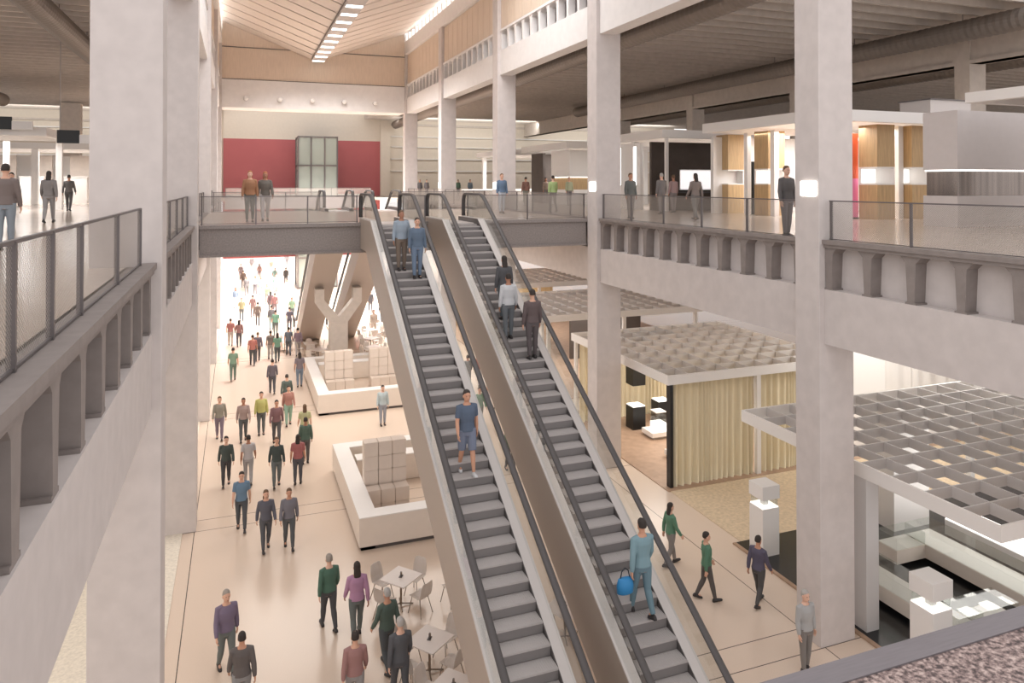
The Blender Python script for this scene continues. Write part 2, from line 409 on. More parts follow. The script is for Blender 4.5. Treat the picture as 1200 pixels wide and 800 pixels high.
duct(38.5, 17.55, .47, 14, 70, 'round spiral duct farthest from the court in the right gallery')
duct(-7.0, 17.6, .5, 14, 60, 'large round grey duct under the left gallery ceiling')
duct(-16.9, 17.4, .5, 32, 66, 'round duct end visible at the left picture edge of the left gallery')

# ceiling light strip
t = thing('strip_light', 'long suspended strip light with glowing squares along the dip of the timber ceiling', 'light', (xm, 40, 20.62))
MB().box(-.5, .5, -8, 19.4, 0, .16).box(-.03, .03, 4, 4.06, .16, .8).box(-.03, .03, -6, -5.94, .16, .8).box(-.03, .03, 14, 14.06, .16, .8).build('housing', M['grey'], t)
mb0 = MB().box(-.44, .44, -.26, .26, -.03, .0)
k = 0
for k in range(13):
    mb0.build('diffuser', M['lit'], t, loc=(0, 18.9 - k * 2.1, 0))
for k in range(5):
    x = .55 + 2.48 * k
    t = thing('wall_lamp', f'small white ball lamp on the white cross beam, {ord_[k] if k else "first"} from the left', 'lamp', (x, 59.8, 17.55), group='lamps on the cross beam')
    MB().tube([(0, 0, 0), (0, -.12, 0)], .2, 14).build('base', M['grey'], t)
    MB().ball((0, -.24, 0), .19, .17, .19).build('globe', M['white'], t, smooth=True)

# lift shaft
t = thing('glass_lift_shaft', 'tall pale green glass lift shaft in front of the red wall', 'lift', (7.9, 81, 0))
mb = MB()
for x in (-2, -.7, .7, 2):
    for y in (-1.6, 1.6): mb.box(x - .07, x + .07, y - .07, y + .07, 0, 16)
for z in (.1, 3.2, 6.4, 9.6, 12.9, 15.9):
    mb.box(-2, 2, -1.66, -1.54, z - .07, z + .07).box(-2, 2, 1.54, 1.66, z - .07, z + .07).box(-2.06, -1.94, -1.6, 1.6, z - .07, z + .07).box(1.94, 2.06, -1.6, 1.6, z - .07, z + .07)
mb.build('frame', M['steel'], t)
MB().box(-2, 2, -1.58, -1.56, 0, 16).box(-2, 2, 1.56, 1.58, 0, 16).box(-1.98, -1.96, -1.6, 1.6, 0, 16).box(1.96, 1.98, -1.6, 1.6, 0, 16).build('glazing', M['glass_lift'], t)
MB().box(-1.0, 1.0, -1.2, 1.2, 9.7, 12.2).build('car', M['grey'], t)
# ---------------------------------------------------------------- railings and lit signs
def railing(x0, y0, x1, y1, posts, label, z=9.64, group='mesh railings along the galleries'):
    L = math.hypot(x1 - x0, y1 - y0); a = math.atan2(y1 - y0, x1 - x0)
    t = thing('railing', label, 'railing', (x0, y0, z), math.degrees(a), group)
    MB().box(0, L, -.022, .022, .93, .96).box(0, L, -.015, .015, .03, .05).build('top_rail', M['steel'], t)
    MB().box(.03, L - .03, -.004, .004, .06, .92).build('mesh_infill', M['mesh'], t)
    for p in posts:
        MB().box(p - .02, p + .02, -.03, .03, 0, .95).build('post', M['steel'], t)
bn = ['in the bay before the nearest column', 'between the nearest and second columns', 'between the second and third columns', 'between the third and fourth columns', 'between the fourth and fifth columns']
for i in range(5):
    y0, y1 = YS[i] + (.8 if i else 0), YS[i + 1]
    if i == 0:
        railing(-1.5, y0, -1.5, y1 - .35, [.05, 1.5, 3.9, 5.05, 6.3, 8.7, 11.1], 'wire mesh railing on the left gallery ' + bn[i])
        railing(13.23, y0, 13.23, y1 - .05, [.05, 2.0, 4.4, 6.8, 9.2, 11.4], 'wire mesh railing on the right gallery ' + bn[i])
    else:
        n = 5; ps = [.05 + (y1 - y0 - .1) * k / n for k in range(n + 1)]
        railing(-1.5, y0, -1.5, y1, ps, 'wire mesh railing on the left gallery ' + bn[i])
        railing(13.23, y0, 13.23, y1, ps, 'wire mesh railing on the right gallery ' + bn[i])
for x0, x1, nm in ((XL + .03, 4.0, 'between the left column and the left escalator'), (5.56, 6.46, 'between the two front escalators'), (8.0, XR - .03, 'between the right escalator and the right column')):
    n = max(1, round((x1 - x0) / 2)); railing(x0, 26.16, x1, 26.16, [.05 + (x1 - x0 - .1) * k / n for k in range(n + 1)], 'mesh railing along the front of the bridge ' + nm, 9.62)
for x0, x1, nm in ((XL + .03, 4.0, 'left of the rear escalators'), (8.0, XR - .03, 'right of the rear escalators')):
    n = max(1, round((x1 - x0) / 2)); railing(x0, 38.7, x1, 38.7, [.05 + (x1 - x0 - .1) * k / n for k in range(n + 1)], 'mesh railing along the far side of the bridge ' + nm, 9.62)
railing(XL + .03, 75.9, XR - .03, 75.9, [.05 + 2.0 * k for k in range(8)], 'mesh railing along the far landing in front of the red wall', 9.62)

for i, b in enumerate(BAYS[:4]):
    t = thing('lit_sign', f'small glowing white rounded sign on the court face of the {ord_[i]} right column', 'sign', (XR, b + .3, 10.88), group='lit signs on the right columns')
    mb = MB(); rng = []
    pts = [(sy * (.27 - .06) + .06 * math.cos(R(a)), sz * (.19 - .06) + .06 * math.sin(R(a))) for sy, sz, a0 in ((1, 1, 0), (-1, 1, 90), (-1, -1, 180), (1, -1, 270)) for a in (a0, a0 + 30, a0 + 60, a0 + 90)]
    mb.prism_x(pts, -.05, -.02); mb.build('face', M['lit'], t)
    mb = MB(); mb.prism_x([(y * .93, z * .9) for y, z in pts], -.02, 0); mb.build('back_box', M['grey'], t)

# ---------------------------------------------------------------- escalators
def make_escalator(label):
    """origin: landing end on the upper floor, runs towards -y and down to -9.6"""
    t = thing('escalator', label, 'escalator', group='pair of escalators')
    yb = -2.3; zt = .15; sl = .6; yf = yb - 9.6 / sl
    dz = lambda y: zt if y > yb else max(zt - 9.6, zt + (y - yb) * sl)
    prof = [(0, zt), (yb, zt), (yf, zt - 9.6), (yf - 2.2, zt - 9.6)]
    low = [(yf - 2.2, -9.6), (yf + .2, -9.6 + .0), (yf + 2.2, -9.6), (yb + .9, zt - 1.05), (0, zt - 1.05)]
    mb = MB()
    for s in (-1, 1):
        a, b = sorted((s * .70, s * .74)); mb.prism_x(prof + low, a, b)
    # underside plates
    def strip(m, path, x0, x1, th):
        for (ya, za), (yc, zc) in zip(path[:-1], path[1:]):
            m.prism_x([(ya, za), (yc, zc), (yc, zc + th), (ya, za + th)], x0, x1)
    strip(mb, [(yf + 2.2, -9.6), (yb + .9, zt - 1.05), (0, zt - 1.05)], -.7, .7, .05)
    mb.box(-.7, .7, -.05, 0, zt - 1.05, zt - .2)
    mb.build('truss', M['truss'], t)
    for s in (-1, 1):
        m = MB(); a, b = sorted((s * .52, s * .745)); strip(m, prof, a, b, .04); 
        m.build('deck', M['alu'], t)
        m = MB(); a, b = sorted((s * .505, s * .52)); strip(m, [(y, z - .42) for y, z in prof], a, b, .45); m.build('skirt', M['steel_dark'], t)
        top = [(y + (0.0 if i else -.14), z + .84) for i, (y, z) in enumerate(prof)]; top[-1] = (yf - 2.0, zt - 9.6 + .84)
        m = MB(); bot = [(y, z + .03) for y, z in prof]; bot[0] = (-.10, zt + .03); bot[-1] = (yf - 2.05, zt - 9.6 + .03)
        xg = s * .70
        for k in range(3):
            (ya, za), (yc, zc) = bot[k], bot[k + 1]; (yd, zd), (ye, ze) = top[k + 1], top[k]
            m.prism_x([(ya, za), (yc, zc), (yd, zd), (ye, ze)], xg - .006, xg + .006)
        m.build('glass_panel', M['glass'], t)
        # handrail with rounded newel ends
        p = [(xg, -.05, zt + .05), (xg, -.02, zt + .35), (xg, -.04, zt + .66), (xg, -.14, zt + .82), (xg, -.34, zt + .88)]
        p += [(xg, yb + .35, zt + .88), (xg, yb + .12, zt + .855), (xg, yb - .15, zt + .76)]
        p += [(xg, yf + .2, zt - 9.6 + .95), (xg, yf - .1, zt - 9.6 + .88), (xg, yf - 1.75, zt - 9.6 + .86), (xg, yf - 2.0, zt - 9.6 + .72), (xg, yf - 2.12, zt - 9.6 + .4), (xg, yf - 2.1, zt - 9.6 + .05)]
        m = MB().tube(p, [(.075, .04)] * len(p), 10, up=(0, .3, 1)); m.build('handrail', M['rubber'], t, smooth=True)
    MB().box(-.52, .52, yb + .35, -.02, -.05, .03).build('comb_plate', M['alu'], t)
    MB().box(-.52, .52, yf - 2.2, yf - .3, -9.6, -9.57).build('comb_plate', M['alu'], t)
    # steps: run .35, rise .21
    sm = MB().box(-.5, .5, 0, .36, -.035, 0)
    for g in range(24):                      # cleats
        x = -.48 + g * .96 / 23; sm.box(x - .006, x + .006, .01, .35, 0, .006)
    smesh = sm.mesh('step'); smesh.materials.append(M['step'])
    rmesh = MB().box(-.5, .5, .004, .03, -.2, -.035).mesh('riser'); rmesh.materials.append(M['riser'])
    tops = []
    y = yb + .35; z = 0.0; drops = [0, .05, .13]
    k = 0
    while z > -9.5:
        y -= .35; z -= (drops[k] if k < 3 else .21); k += 1
        if z < -9.55: break
        o = bpy.data.objects.new('step', smesh); COL.objects.link(o); o.parent = t; o.location = (0, y, z); tops.append((y, z))
        q = bpy.data.objects.new('riser', rmesh); COL.objects.link(q); q.parent = o
    return t, tops
esc, TOPS = make_escalator('left of the two front escalators, with the person in blue shorts riding it')
esc.location = (4.805, 26.35, 9.6)
e2 = dup(esc); e2.location = (7.235, 26.35, 9.6); e2['label'] = 'right of the two front escalators, nearer the right gallery'
for o, (x, lb) in zip((dup(esc), dup(esc)), ((4.7, 'left of the two rear escalators descending behind the bridge, seen from below'), (7.1, 'right of the two rear escalators descending behind the bridge, seen from below'))):
    o.location = (x, 37.0, 9.6); o.rotation_euler = (0, 0, R(180)); o['label'] = lb
# branching strut under the rear escalators
t = thing('forked_strut', 'Y-shaped grey concrete strut carrying the rear escalators', 'support', (5.65, 44.7, 0))
MB().box(-.52, .52, -.4, .4, 0, 2.75).build('post', M['concrete_soffit'], t)
for s in (-1, 1):
    m = MB().prism_y([(s * .0, 2.75), (s * .52, 2.75), (s * 1.35, 3.9), (s * 1.35, 4.75), (s * .85, 4.75), (s * .85, 4.1), (s * .0, 3.05)], -.36, .36); m.build('arm', M['concrete_soffit'], t)

# ---------------------------------------------------------------- cafe counters, crates, tables and chairs
def counter(x0, x1, y0, y1, label):
    t = thing('counter', label, 'counter', ((x0 + x1) / 2, (y0 + y1) / 2, 0)); w, d = (x1 - x0) / 2, (y1 - y0) / 2; k = .55
    MB().box(-w + .06, w - .06, -d + .06, -d + k - .06, 0, .12).box(-w + .06, w - .06, d - k + .06, d - .06, 0, .12).box(-w + .06, -w + k - .06, -d + .06, d - .06, 0, .12).box(w - k + .06, w - .06, -d + .06, d - .06, 0, .12).build('plinth', M['steel_dark'], t)
    for nm, b in (('front_panel', (-w, w, -d, -d + k)), ('back_panel', (-w, w, d - k, d)), ('side_panel', (-w, -w + k, -d + k, d - k)), ('side_panel', (w - k, w, -d + k, d - k))):
        MB().box(*b, .12, .97).build(nm, M['offwhite'], t)
    m = MB().box(-w, w, -d, -d + k, .97, 1.0).box(-w, w, d - k, d, .97, 1.0).box(-w, -w + k, -d + k, d - k, .97, 1.0).box(w - k, w, -d + k, d - k, .97, 1.0)
    m.build('worktop', M['white'], t)
    MB().box(-w + k + .1, w - k - .1, d - k - 1.3, d - k - .75, .02, .92).build('back_bar', M['offwhite'], t)
    MB().box(-w + k + .1, w - k - .1, d - k - 1.32, d - k - .72, .92, .96).build('back_bar_top', M['white'], t)
counter(3.43, 8.2, 22.1, 28.75, 'long off-white counter ring in front, with crates stacked inside, under the front escalators')
counter(3.58, 8.6, 35.6, 43.6, 'long off-white counter ring farther back, behind the bridge, with two crate stacks inside')
cm = None
def crates(x, y, nm):
    global cm
    c = .46; g = .472
    for row in range(2):
        for lv in range(5 if row == 0 else 2):
            for i in range(3):
                if cm is None:
                    bm = bmesh.new(); bmesh.ops.create_cube(bm, size=c); bmesh.ops.translate(bm, verts=bm.verts, vec=(0, 0, c / 2))
                    bmesh.ops.bevel(bm, geom=bm.edges[:], offset=.014, segments=2, affect='EDGES')
                    cm = bpy.data.meshes.new('crate'); bm.to_mesh(cm); bm.free(); cm.materials.append(M['crate'])
                o = bpy.data.objects.new('crate', cm); COL.objects.link(o)
                o.location = (x + (i + .5) * g, y + (.24 if row == 0 else -.27), lv * (c + .004) + .001)
                col = ['left', 'middle', 'right'][i]; lev = ['bottom', 'second', 'third', 'fourth', 'top'][lv] if row == 0 else ['bottom', 'top'][lv]
                tag(o, f'beige crate, {lev} {col} of the {"tall" if row == 0 else "low front"} stack {nm}', 'crate', 'crates ' + nm)
crates(3.98, 24.6, 'inside the near counter'); crates(4.22, 38.5, 'at the left inside the far counter'); crates(6.5, 38.5, 'at the right inside the far counter')

def make_table():
    t = thing('cafe_table', 'x', 'table', group='square white cafe tables')
    MB().box(-.4, .4, -.4, .4, .72, .75).build('tabletop', M['tabletop'], t, bevel=.006)
    MB().tube([(0, 0, .03), (0, 0, .72)], .03, 10).build('pedestal', M['chrome'], t)
    for a in range(4):
        c, s = math.cos(R(45 + 90 * a)), math.sin(R(45 + 90 * a))
        MB().tube([(0, 0, .06), (c * .32, s * .32, .015)], .016, 8).build('foot', M['chrome'], t)
    return t
def make_chair():
    t = thing('cafe_chair', 'x', 'chair', group='white shell cafe chairs')
    # seat faces -y, back at +y
    th = .012; rs = []
    def sheet(path, nm):
        m = MB(); rings = []
        for (y, z), w in path:
            d = .02
            rings.append([(-w, y, z + d), (-w * .5, y, z), (w * .5, y, z), (w, y, z + d), (w, y, z + d - th), (w * .5, y, z - th), (-w * .5, y, z - th), (-w, y, z + d - th)])
        m.loft(rings); m.build(nm, M['chair'], t, smooth=False)
    sheet([((-.21, .44), .19), ((-.12, .455), .21), ((.1, .445), .21), ((.19, .45), .2)], 'seat')
    m = MB(); rings = []
    for z, y, w in ((.45, .19, .2), (.55, .225, .205), (.7, .25, .2), (.82, .275, .17), (.86, .285, .14)):
        rings.append([(-w, y - .02, z), (-w * .5, y, z), (w * .5, y, z), (w, y - .02, z), (w, y - .02 + th, z), (w * .5, y + th, z), (-w * .5, y + th, z), (-w, y - .02 + th, z)])
    m.loft(rings); m.build('backrest', M['chair'], t)
    for sx in (-1, 1):
        for y0, y1 in ((-.15, -.22), (.13, .24)):
            MB().tube([(sx * .13, y0, .44), (sx * .21, y1, 0.0)], .011, 8).build('leg', M['chrome'], t)
    return t
ct, cc = make_table(), make_chair(); used = [0, 0]
def put(proto, idx, x, y, rz, label):
    o = proto if not used[idx] else dup(proto); used[idx] = 1
    o.location = (x, y, 0); o.rotation_euler = (0, 0, R(rz)); o['label'] = label
    return o
dirs = ('left', 'far side', 'right', 'near side')
def table_set(x, y, rz, nm, sides=(0, 1, 2, 3), holder=True, dist=.62):
    put(ct, 0, x, y, rz, f'square white cafe table {nm}')
    if holder:
        h = thing('menu_stand', f'dark menu stand on the table {nm}', 'menu stand', (x, y, .75), rz + 20, 'menu stands on the cafe tables')
        MB().box(-.07, .07, -.04, .04, 0, .015).build('base', M['steel_dark'], h); MB().box(-.05, .0, -.006, .006, .015, .14).build('card', M['steel'], h); MB().tube([(.04, 0, .01), (.04, 0, .1)], .02, 8).build('shaker', M['chrome'], h)
    for s in sides:
        a = [180, 90, 0, 270][s] + rz; dx, dy = math.cos(R(a)) * dist, math.sin(R(a)) * dist
        jit = random.uniform(-10, 10)
        put(cc, 1, x + dx, y + dy, a - 90 + jit, f'white chair {dirs[s]} of the table {nm}')
table_set(4.02, 18.95, 40, 'nearest the near counter corner')
table_set(4.08, 16.15, 38, 'second from the near counter, beside the left escalator')
table_set(4.16, 14.5, 40, 'cut by the bottom edge beside the left escalator')
table_set(7.45, 16.2, 30, 'seen between the two front escalators')
put(cc, 1, 5.3, 18.6, 200, 'white shell chair standing alone against the left escalator side')
put(cc, 1, 7.3, 18.4, 120, 'white shell chair standing alone between the two front escalators')
k = 0
FW = ['first behind the far counter left end', 'second behind the far counter left end', 'third behind the far counter left end', 'right of the forked strut, first row', 'right of the forked strut, second row', 'right of the forked strut, third row', 'right of the forked strut, far corner', 'farthest right of the forked strut']
for (x, y), nm in zip(((4.7, 46.6), (4.4, 48.6), (2.9, 50.2), (8.0, 46.2), (8.3, 48.8), (8.7, 51.6), (10.2, 50.4), (9.9, 53.6)), FW):
    table_set(x, y, random.uniform(0, 60), nm, holder=False)

# ---------------------------------------------------------------- exhibition booths on the ground floor
def slab(nm, b, material, label, cat='floor'): return struct(nm, MB().box(*b), material, label, cat)
slab('floor', (14.5, 34, 18.6, 22.5, 0, .02), M['carpet_beige'], 'beige carpet between the two nearer grid canopies')
slab('floor', (14.3, 30, 8.0, 18.6, 0, .03), M['floor_black'], 'black booth floor under the nearest grid canopy')
slab('trim_8', (14.18, 14.3, 8.0, 18.6, 0, .04), M['floor_brown'], 'brown edge strip of the black booth floor', 'trim')
slab('floor', (14.42, 30, 22.5, 32.0, 0, .03), M['floor_brown'], 'brown booth floor under the curtained grid canopy')
slab('floor', (14.5, 30, 34, 60, 0, .03), M['floor_brown'], 'brown booth floor under the far grid canopies')
slab('floor', (-30, -1.6, 6, 60, 0, .02), mat('grey_speckled_carpet', (222, 214, 200), .95, var=.12, scale=14, detail=6), 'pale speckled carpet of the left ground-floor hall')

def canopy(x0, y0, nx, ny, label, posts, p=.9, z=4.1, h=.34):
    w, d = nx * p, ny * p
    t = thing('grid_canopy', label, 'canopy', (x0, y0, 0), group='white grid canopies over the booths')
    m = MB().box(0, w, 0, .06, z - h, z).box(0, w, d - .06, d, z - h, z).box(0, .06, .06, d - .06, z - h, z).box(w - .06, w, .06, d - .06, z - h, z)
    m.build('rim', M['white'], t)
    m = MB()
    for i in range(1, nx): m.box(i * p - .018, i * p + .018, .06, d - .06, z - h + .08, z - .005)
    for j in range(1, ny): m.box(.06, w - .06, j * p - .018, j * p + .018, z - h + .08, z - .006)
    m.build('lattice', M['lattice'], t)
    for x, y, s in posts: MB().box(x - s, x + s, y - s, y + s, 0, z - h).build('post', M['lattice' if s >= .2 else 'white'], t)
    return t
canopy(14.4, 10.35, 11, 9, 'large white grid canopy nearest the camera, over the black booth floor', [(.22, 3.6, .2), (9.6, 8.0, .1), (9.6, 4, .1)])
canopy(14.45, 22.6, 9, 9, 'white grid canopy over the gold curtains, behind the big right column', [(4.05, .15, .09), (.2, 8.0, .07), (4.05, 8.0, .09), (8.0, 8.0, .09), (8.0, .15, .09)])
canopy(14.8, 35.0, 11, 9, 'white grid canopy beyond the gold-curtained one', [(.5, .3, .09), (5, .3, .09), (9.6, .3, .09), (.5, 7.8, .09)])
canopy(14.8, 47.0, 11, 9, 'white grid canopy farthest back under the right gallery', [(.5, .3, .09), (5, .3, .09), (9.6, .3, .09)])
def curtain(x0, y0, x1, y1, z0, z1, material, label, amp=.08, lam=.25, name='curtain', group=None):
    L = math.hypot(x1 - x0, y1 - y0); n = int(L / .03); ux, uy = (x1 - x0) / L, (y1 - y0) / L
    t = []
    rows = 7; vs = []; fs = []; ph = 0
    prof = []
    for i in range(n + 1):
        s = L * i / n; ph += 2 * math.pi * .03 / (lam * (1 + .35 * math.sin(s * 2.7) + .25 * math.sin(s * 6.1 + 2)))
        prof.append((s, math.sin(ph), .8 + .3 * math.sin(s * 1.9 + 1)))
    for side in (0, 1):
        for r in range(rows):
            f = r / (rows - 1); z = z1 + (z0 - z1) * f
            for s, q, k in prof:
                a = amp * k * (.55 + .5 * f) * q + (.006 if side else -.006) + .012 * f * math.sin(s * 9 + r)
                vs.append((ux * s - uy * a, uy * s + ux * a, z))
    N = n + 1
    for side in (0, 1):
        o = side * rows * N
        for r in range(rows - 1):
            for i in range(n):
                q = (o + r * N + i, o + r * N + i + 1, o + (r + 1) * N + i + 1, o + (r + 1) * N + i)
                fs.append(q if side else q[::-1])
    b = rows * N
    for r in range(rows - 1):
        fs.append((r * N, (r + 1) * N, b + (r + 1) * N, b + r * N)); fs.append((r * N + n, b + r * N + n, b + (r + 1) * N + n, (r + 1) * N + n))
    for i in range(n):
        fs.append((i, b + i, b + i + 1, i + 1)); r = (rows - 1) * N; fs.append((r + i, r + i + 1, b + r + i + 1, b + r + i))
    th = thing(name, label, 'curtain', (x0, y0, 0), group=group)
    MB().add(vs, fs).build('drape', material, th, smooth=True)
    MB().tube([(0, 0, z1 + .02), (ux * L, uy * L, z1 + .02)], .018, 8).build('rail', M['steel'], th)
curtain(14.7, 22.8, 18.36, 22.8, .04, 3.72, M['curtain'], 'gold pleated curtain left of the white booth post', group='gold booth curtains')
curtain(18.66, 22.8, 22.4, 22.8, .04, 3.72, M['curtain'], 'gold pleated curtain right of the white booth post', group='gold booth curtains')
curtain(14.75, 30.4, 22.4, 30.4, .04, 3.72, M['curtain'], 'gold pleated curtain closing the back of the curtained booth', group='gold booth curtains')
struct('wall_partition', MB().box(14.62, 14.74, 22.7, 22.95, .03, 3.74), M['black'], 'narrow black end panel beside the gold curtain', 'wall')
struct('wall_partition', MB().box(23.2, 25.4, 23.2, 23.4, .02, 4.6), M['white'], 'white lit partition wall beside the white curtain', 'wall')
curtain(25.5, 23.3, 30, 23.3, .04, 4.6, M['curtain_white'], 'white curtain beyond the big right column', amp=.10, lam=.75)
# light inside booths
area('booth_light', (18.5, 26.5, 3.7), 5, 5, 380, (1, .93, .85))
area('booth_light', (25, 20, 6.9), 6, 4, 500, (1, .97, .92))
area('booth_light', (19, 39, 3.7), 7, 6, 420, (1, .97, .93)); area('booth_light', (19, 51, 3.7), 7, 6, 420, (1, .97, .93))
# showcases in the curtained booth
def showcase(x, y, nm):
    t = thing('showcase', f'black plinth with lit top and black box hanging above, {nm}', 'showcase', (x, y, .03), group='black showcases in the curtained booth')
    MB().box(-.32, .32, -.32, .32, 0, 1.0).build('plinth', M['black'], t); MB().box(-.3, .3, -.3, .3, 1.0, 1.04).build('lit_top', M['lit_soft'], t)
    MB().box(-.32, .32, -.32, .32, 1.95, 3.72).build('hanging_box', M['black'], t)
showcase(16.8, 28.9, 'left one by the back curtain'); showcase(18.3, 29.2, 'right one by the back curtain')
t = thing('vitrine', 'small glass cube with glowing white base on a low bench in the curtained booth', 'vitrine', (17.1, 27.5, .33))
MB().box(-.25, .25, -.25, .25, 0, .35).build('lit_base', M['lit_soft'], t)
MB().box(-.25, .25, -.25, -.24, .35, .8).box(-.25, .25, .24, .25, .35, .8).box(-.25, -.24, -.24, .24, .35, .8).box(.24, .25, -.24, .24, .35, .8).build('glass_case', M['glass'], t)
MB().box(-.25, .25, -.25, .25, .8, .84).build('cap', M['white'], t)
for x, y, nm in ((17.8, 27.6, 'under the glass cube'), (17.3, 25.0, 'nearest the gold curtain end')):
    t = thing('bench', f'low pale bench {nm} in the curtained booth', 'bench', (x, y, .03)); MB().box(-1.2, 1.2, -.45, .45, .1, .3).build('seat', M['white'], t, bevel=.01); MB().box(-1.1, 1.1, -.38, .38, 0, .1).build('base', M['grey'], t)
# white plinths with glass gap
def kiosk(x, y, nm, z0=0):
    t = thing('display_plinth', f'white plinth with floating lid, {nm}', 'plinth', (x, y, z0), group='white display plinths')
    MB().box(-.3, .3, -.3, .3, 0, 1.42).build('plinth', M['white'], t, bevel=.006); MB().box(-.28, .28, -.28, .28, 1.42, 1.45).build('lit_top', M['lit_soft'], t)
    MB().box(-.27, .27, -.27, -.262, 1.45, 1.68).box(-.27, .27, .262, .27, 1.45, 1.68).box(-.27, -.262, -.262, .262, 1.45, 1.68).box(.262, .27, -.262, .262, 1.45, 1.68).build('glass_band', M['glass'], t)
    MB().box(-.08, .08, -.08, .08, 1.45, 1.68).build('core', M['white'], t); MB().box(-.31, .31, -.31, .31, 1.68, 2.08).build('lid', M['white'], t, bevel=.006)
kiosk(14.75, 17.85, 'by the beige carpet edge, left of the big right column'); kiosk(14.75, 12.25, 'right of the big right column, above the granite edge', .03)
# low glazed counters on the black floor
def glazed(boxes, label, zt=.5, zg=.85):
    t = thing('glass_counter', label, 'display counter', (boxes[0][0], boxes[0][2], .03))
    ox, oy = boxes[0][0], boxes[0][2]
    m = MB(); g = MB(); tp = MB()
    for x0, x1, y0, y1 in boxes:
        x0 -= ox; x1 -= ox; y0 -= oy; y1 -= oy
        m.box(x0, x1, y0, y1, .12, zt); tp.box(x0 + .03, x1 - .03, y0 + .03, y1 - .03, zt, zt + .01)
        g.box(x0, x1, y0, y0 + .01, zt, zg).box(x0, x1, y1 - .01, y1, zt, zg).box(x0, x0 + .01, y0 + .01, y1 - .01, zt, zg).box(x1 - .01, x1, y0 + .01, y1 - .01, zt, zg).box(x0, x1, y0, y1, zg, zg + .01)
    m.build('cabinet', M['offwhite'], t); tp.build('display_bed', M['white'], t); g.build('glass_top', M['glass'], t)
glazed([(15.7, 16.5, 12.3, 15.3), (16.5, 17.7, 12.3, 13.0), (15.0, 15.7, 14.8, 15.3), (15.0, 15.5, 15.9, 16.6)], 'angular low glass-topped counter in front, right of the booth post')
glazed([(18.7, 19.7, 11.5, 16.4), (17.6, 18.7, 15.7, 16.4)], 'angular low glass-topped counter at the back of the black floor')
struct('wall_partition', MB().box(19.4, 20.9, 17.4, 18.3, .03, 3.74), M['white'], 'white block wall under the nearest grid canopy', 'wall')
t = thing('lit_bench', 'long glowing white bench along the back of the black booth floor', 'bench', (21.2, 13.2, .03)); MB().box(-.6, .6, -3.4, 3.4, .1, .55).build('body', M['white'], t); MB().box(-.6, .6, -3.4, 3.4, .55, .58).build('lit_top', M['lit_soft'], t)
area('booth_light', (21.5, 13.5, 3.7), 3, 6, 220, (1, .97, .93))
# far booths: partitions
struct('wall_partition', MB().box(15.2, 15.35, 36, 42.5, .03, 3.74), M['white'], 'white partition in the booth beyond the gold curtains', 'wall')
struct('wall_partition', MB().box(19.5, 24.5, 41.5, 41.7, .03, 3.74), M['charcoal'], 'charcoal partition in the booth beyond the gold curtains', 'wall')
struct('wall_partition', MB().box(15.0, 24, 54.5, 54.7, .03, 3.74), M['wood_tower'], 'oak partition in the farthest ground-floor booth', 'wall')
for x, y, nm in ((19.6, 36.2, 'left'), (21.4, 36.0, 'right')):
    t = thing('display_box', f'black and white display cabinet in the booth beyond the gold curtains, {nm} one', 'cabinet', (x, y, .03)); MB().box(-.4, .4, -.4, .4, 0, 2.2).build('body', M['black'], t); MB().box(-.42, .42, -.42, .42, 2.2, 2.3).build('top', M['white'], t)

# ---------------------------------------------------------------- exhibition booths on the galleries
U = 9.6
def frame(x0, x1, y0, y1, label, posts, z1=13.72, h=.42, inner=None):
    t = thing('exhibition_stand', label, 'booth', (x0, y0, U), group='white booth frames on the galleries'); w, d = x1 - x0, y1 - y0; zz = z1 - U
    MB().box(0, w, 0, .25, zz - h, zz).box(0, w, d - .25, d, zz - h, zz).box(0, .25, .25, d - .25, zz - h, zz).box(w - .25, w, .25, d - .25, zz - h, zz).build('fascia', M['white'], t)
    MB().box(.25, w - .25, .25, d - .25, zz - .12, zz - .08).build('ceiling_panel', M['white'], t)
    for x, y, sx, sy in posts: MB().box(x, x + sx, y, y + sy, 0, zz - h).build('post', M['white'], t)
    return t
frame(19.9, 26.5, 31.6, 40, 'white booth frame around the dark wall, between the second and nearest right columns', [(.3, .1, .15, .15), (4.45, 2.1, .9, .2), (.25, 3.2, .3, .3), (.3, 6, .5, .4)])
struct('wall_partition', MB().box(20.4, 24.5, 33.4, 33.6, U, 13.2), M['charcoal'], 'dark brown booth wall with the lit screen', 'wall')
struct('wall_partition', MB().box(20.2, 20.35, 34.2, 37.2, U, 13.2), M['white'], 'white side wall left of the dark booth wall', 'wall')
for k in range(2):
    t = thing('light_bar', f'tall glowing vertical light bar on the white side wall, {["nearer", "farther"][k]} one', 'light', (20.19, 34.7 + 1.7 * k, U + 1.3)); MB().box(-.06, -.02, -.14, .14, 0, 2.1).build('diffuser', M['lit'], t); MB().box(-.02, 0, -.17, .17, -.04, 2.14).build('back_plate', M['grey'], t)
t = thing('display_screen', 'wide glowing white screen on the dark booth wall', 'screen', (23.3, 33.35, 11.2)); MB().box(-1.15, 1.15, -.06, 0, -.5, .5).build('panel', M['screen'], t); MB().box(-1.2, 1.2, 0, .04, -.55, .55).build('casing', M['white'], t)
t = thing('booth_counter', 'low dark counter in front of the lit screen', 'counter', (22.6, 32.9, U)); MB().box(-2.0, 1.8, -.25, .25, 0, .9).build('body', M['charcoal'], t); MB().box(-2.05, 1.85, -.3, .3, .9, .95).build('top', M['steel_dark'], t)
frame(19.9, 30, 20.7, 28.2, 'white booth frame over the oak display towers, behind the big right column', [(1.7, 6.5, .22, .22), (4.75, 1.1, .25, .25), (1.6, 4.6, .25, .25), (7.2, .8, .3, .3)])
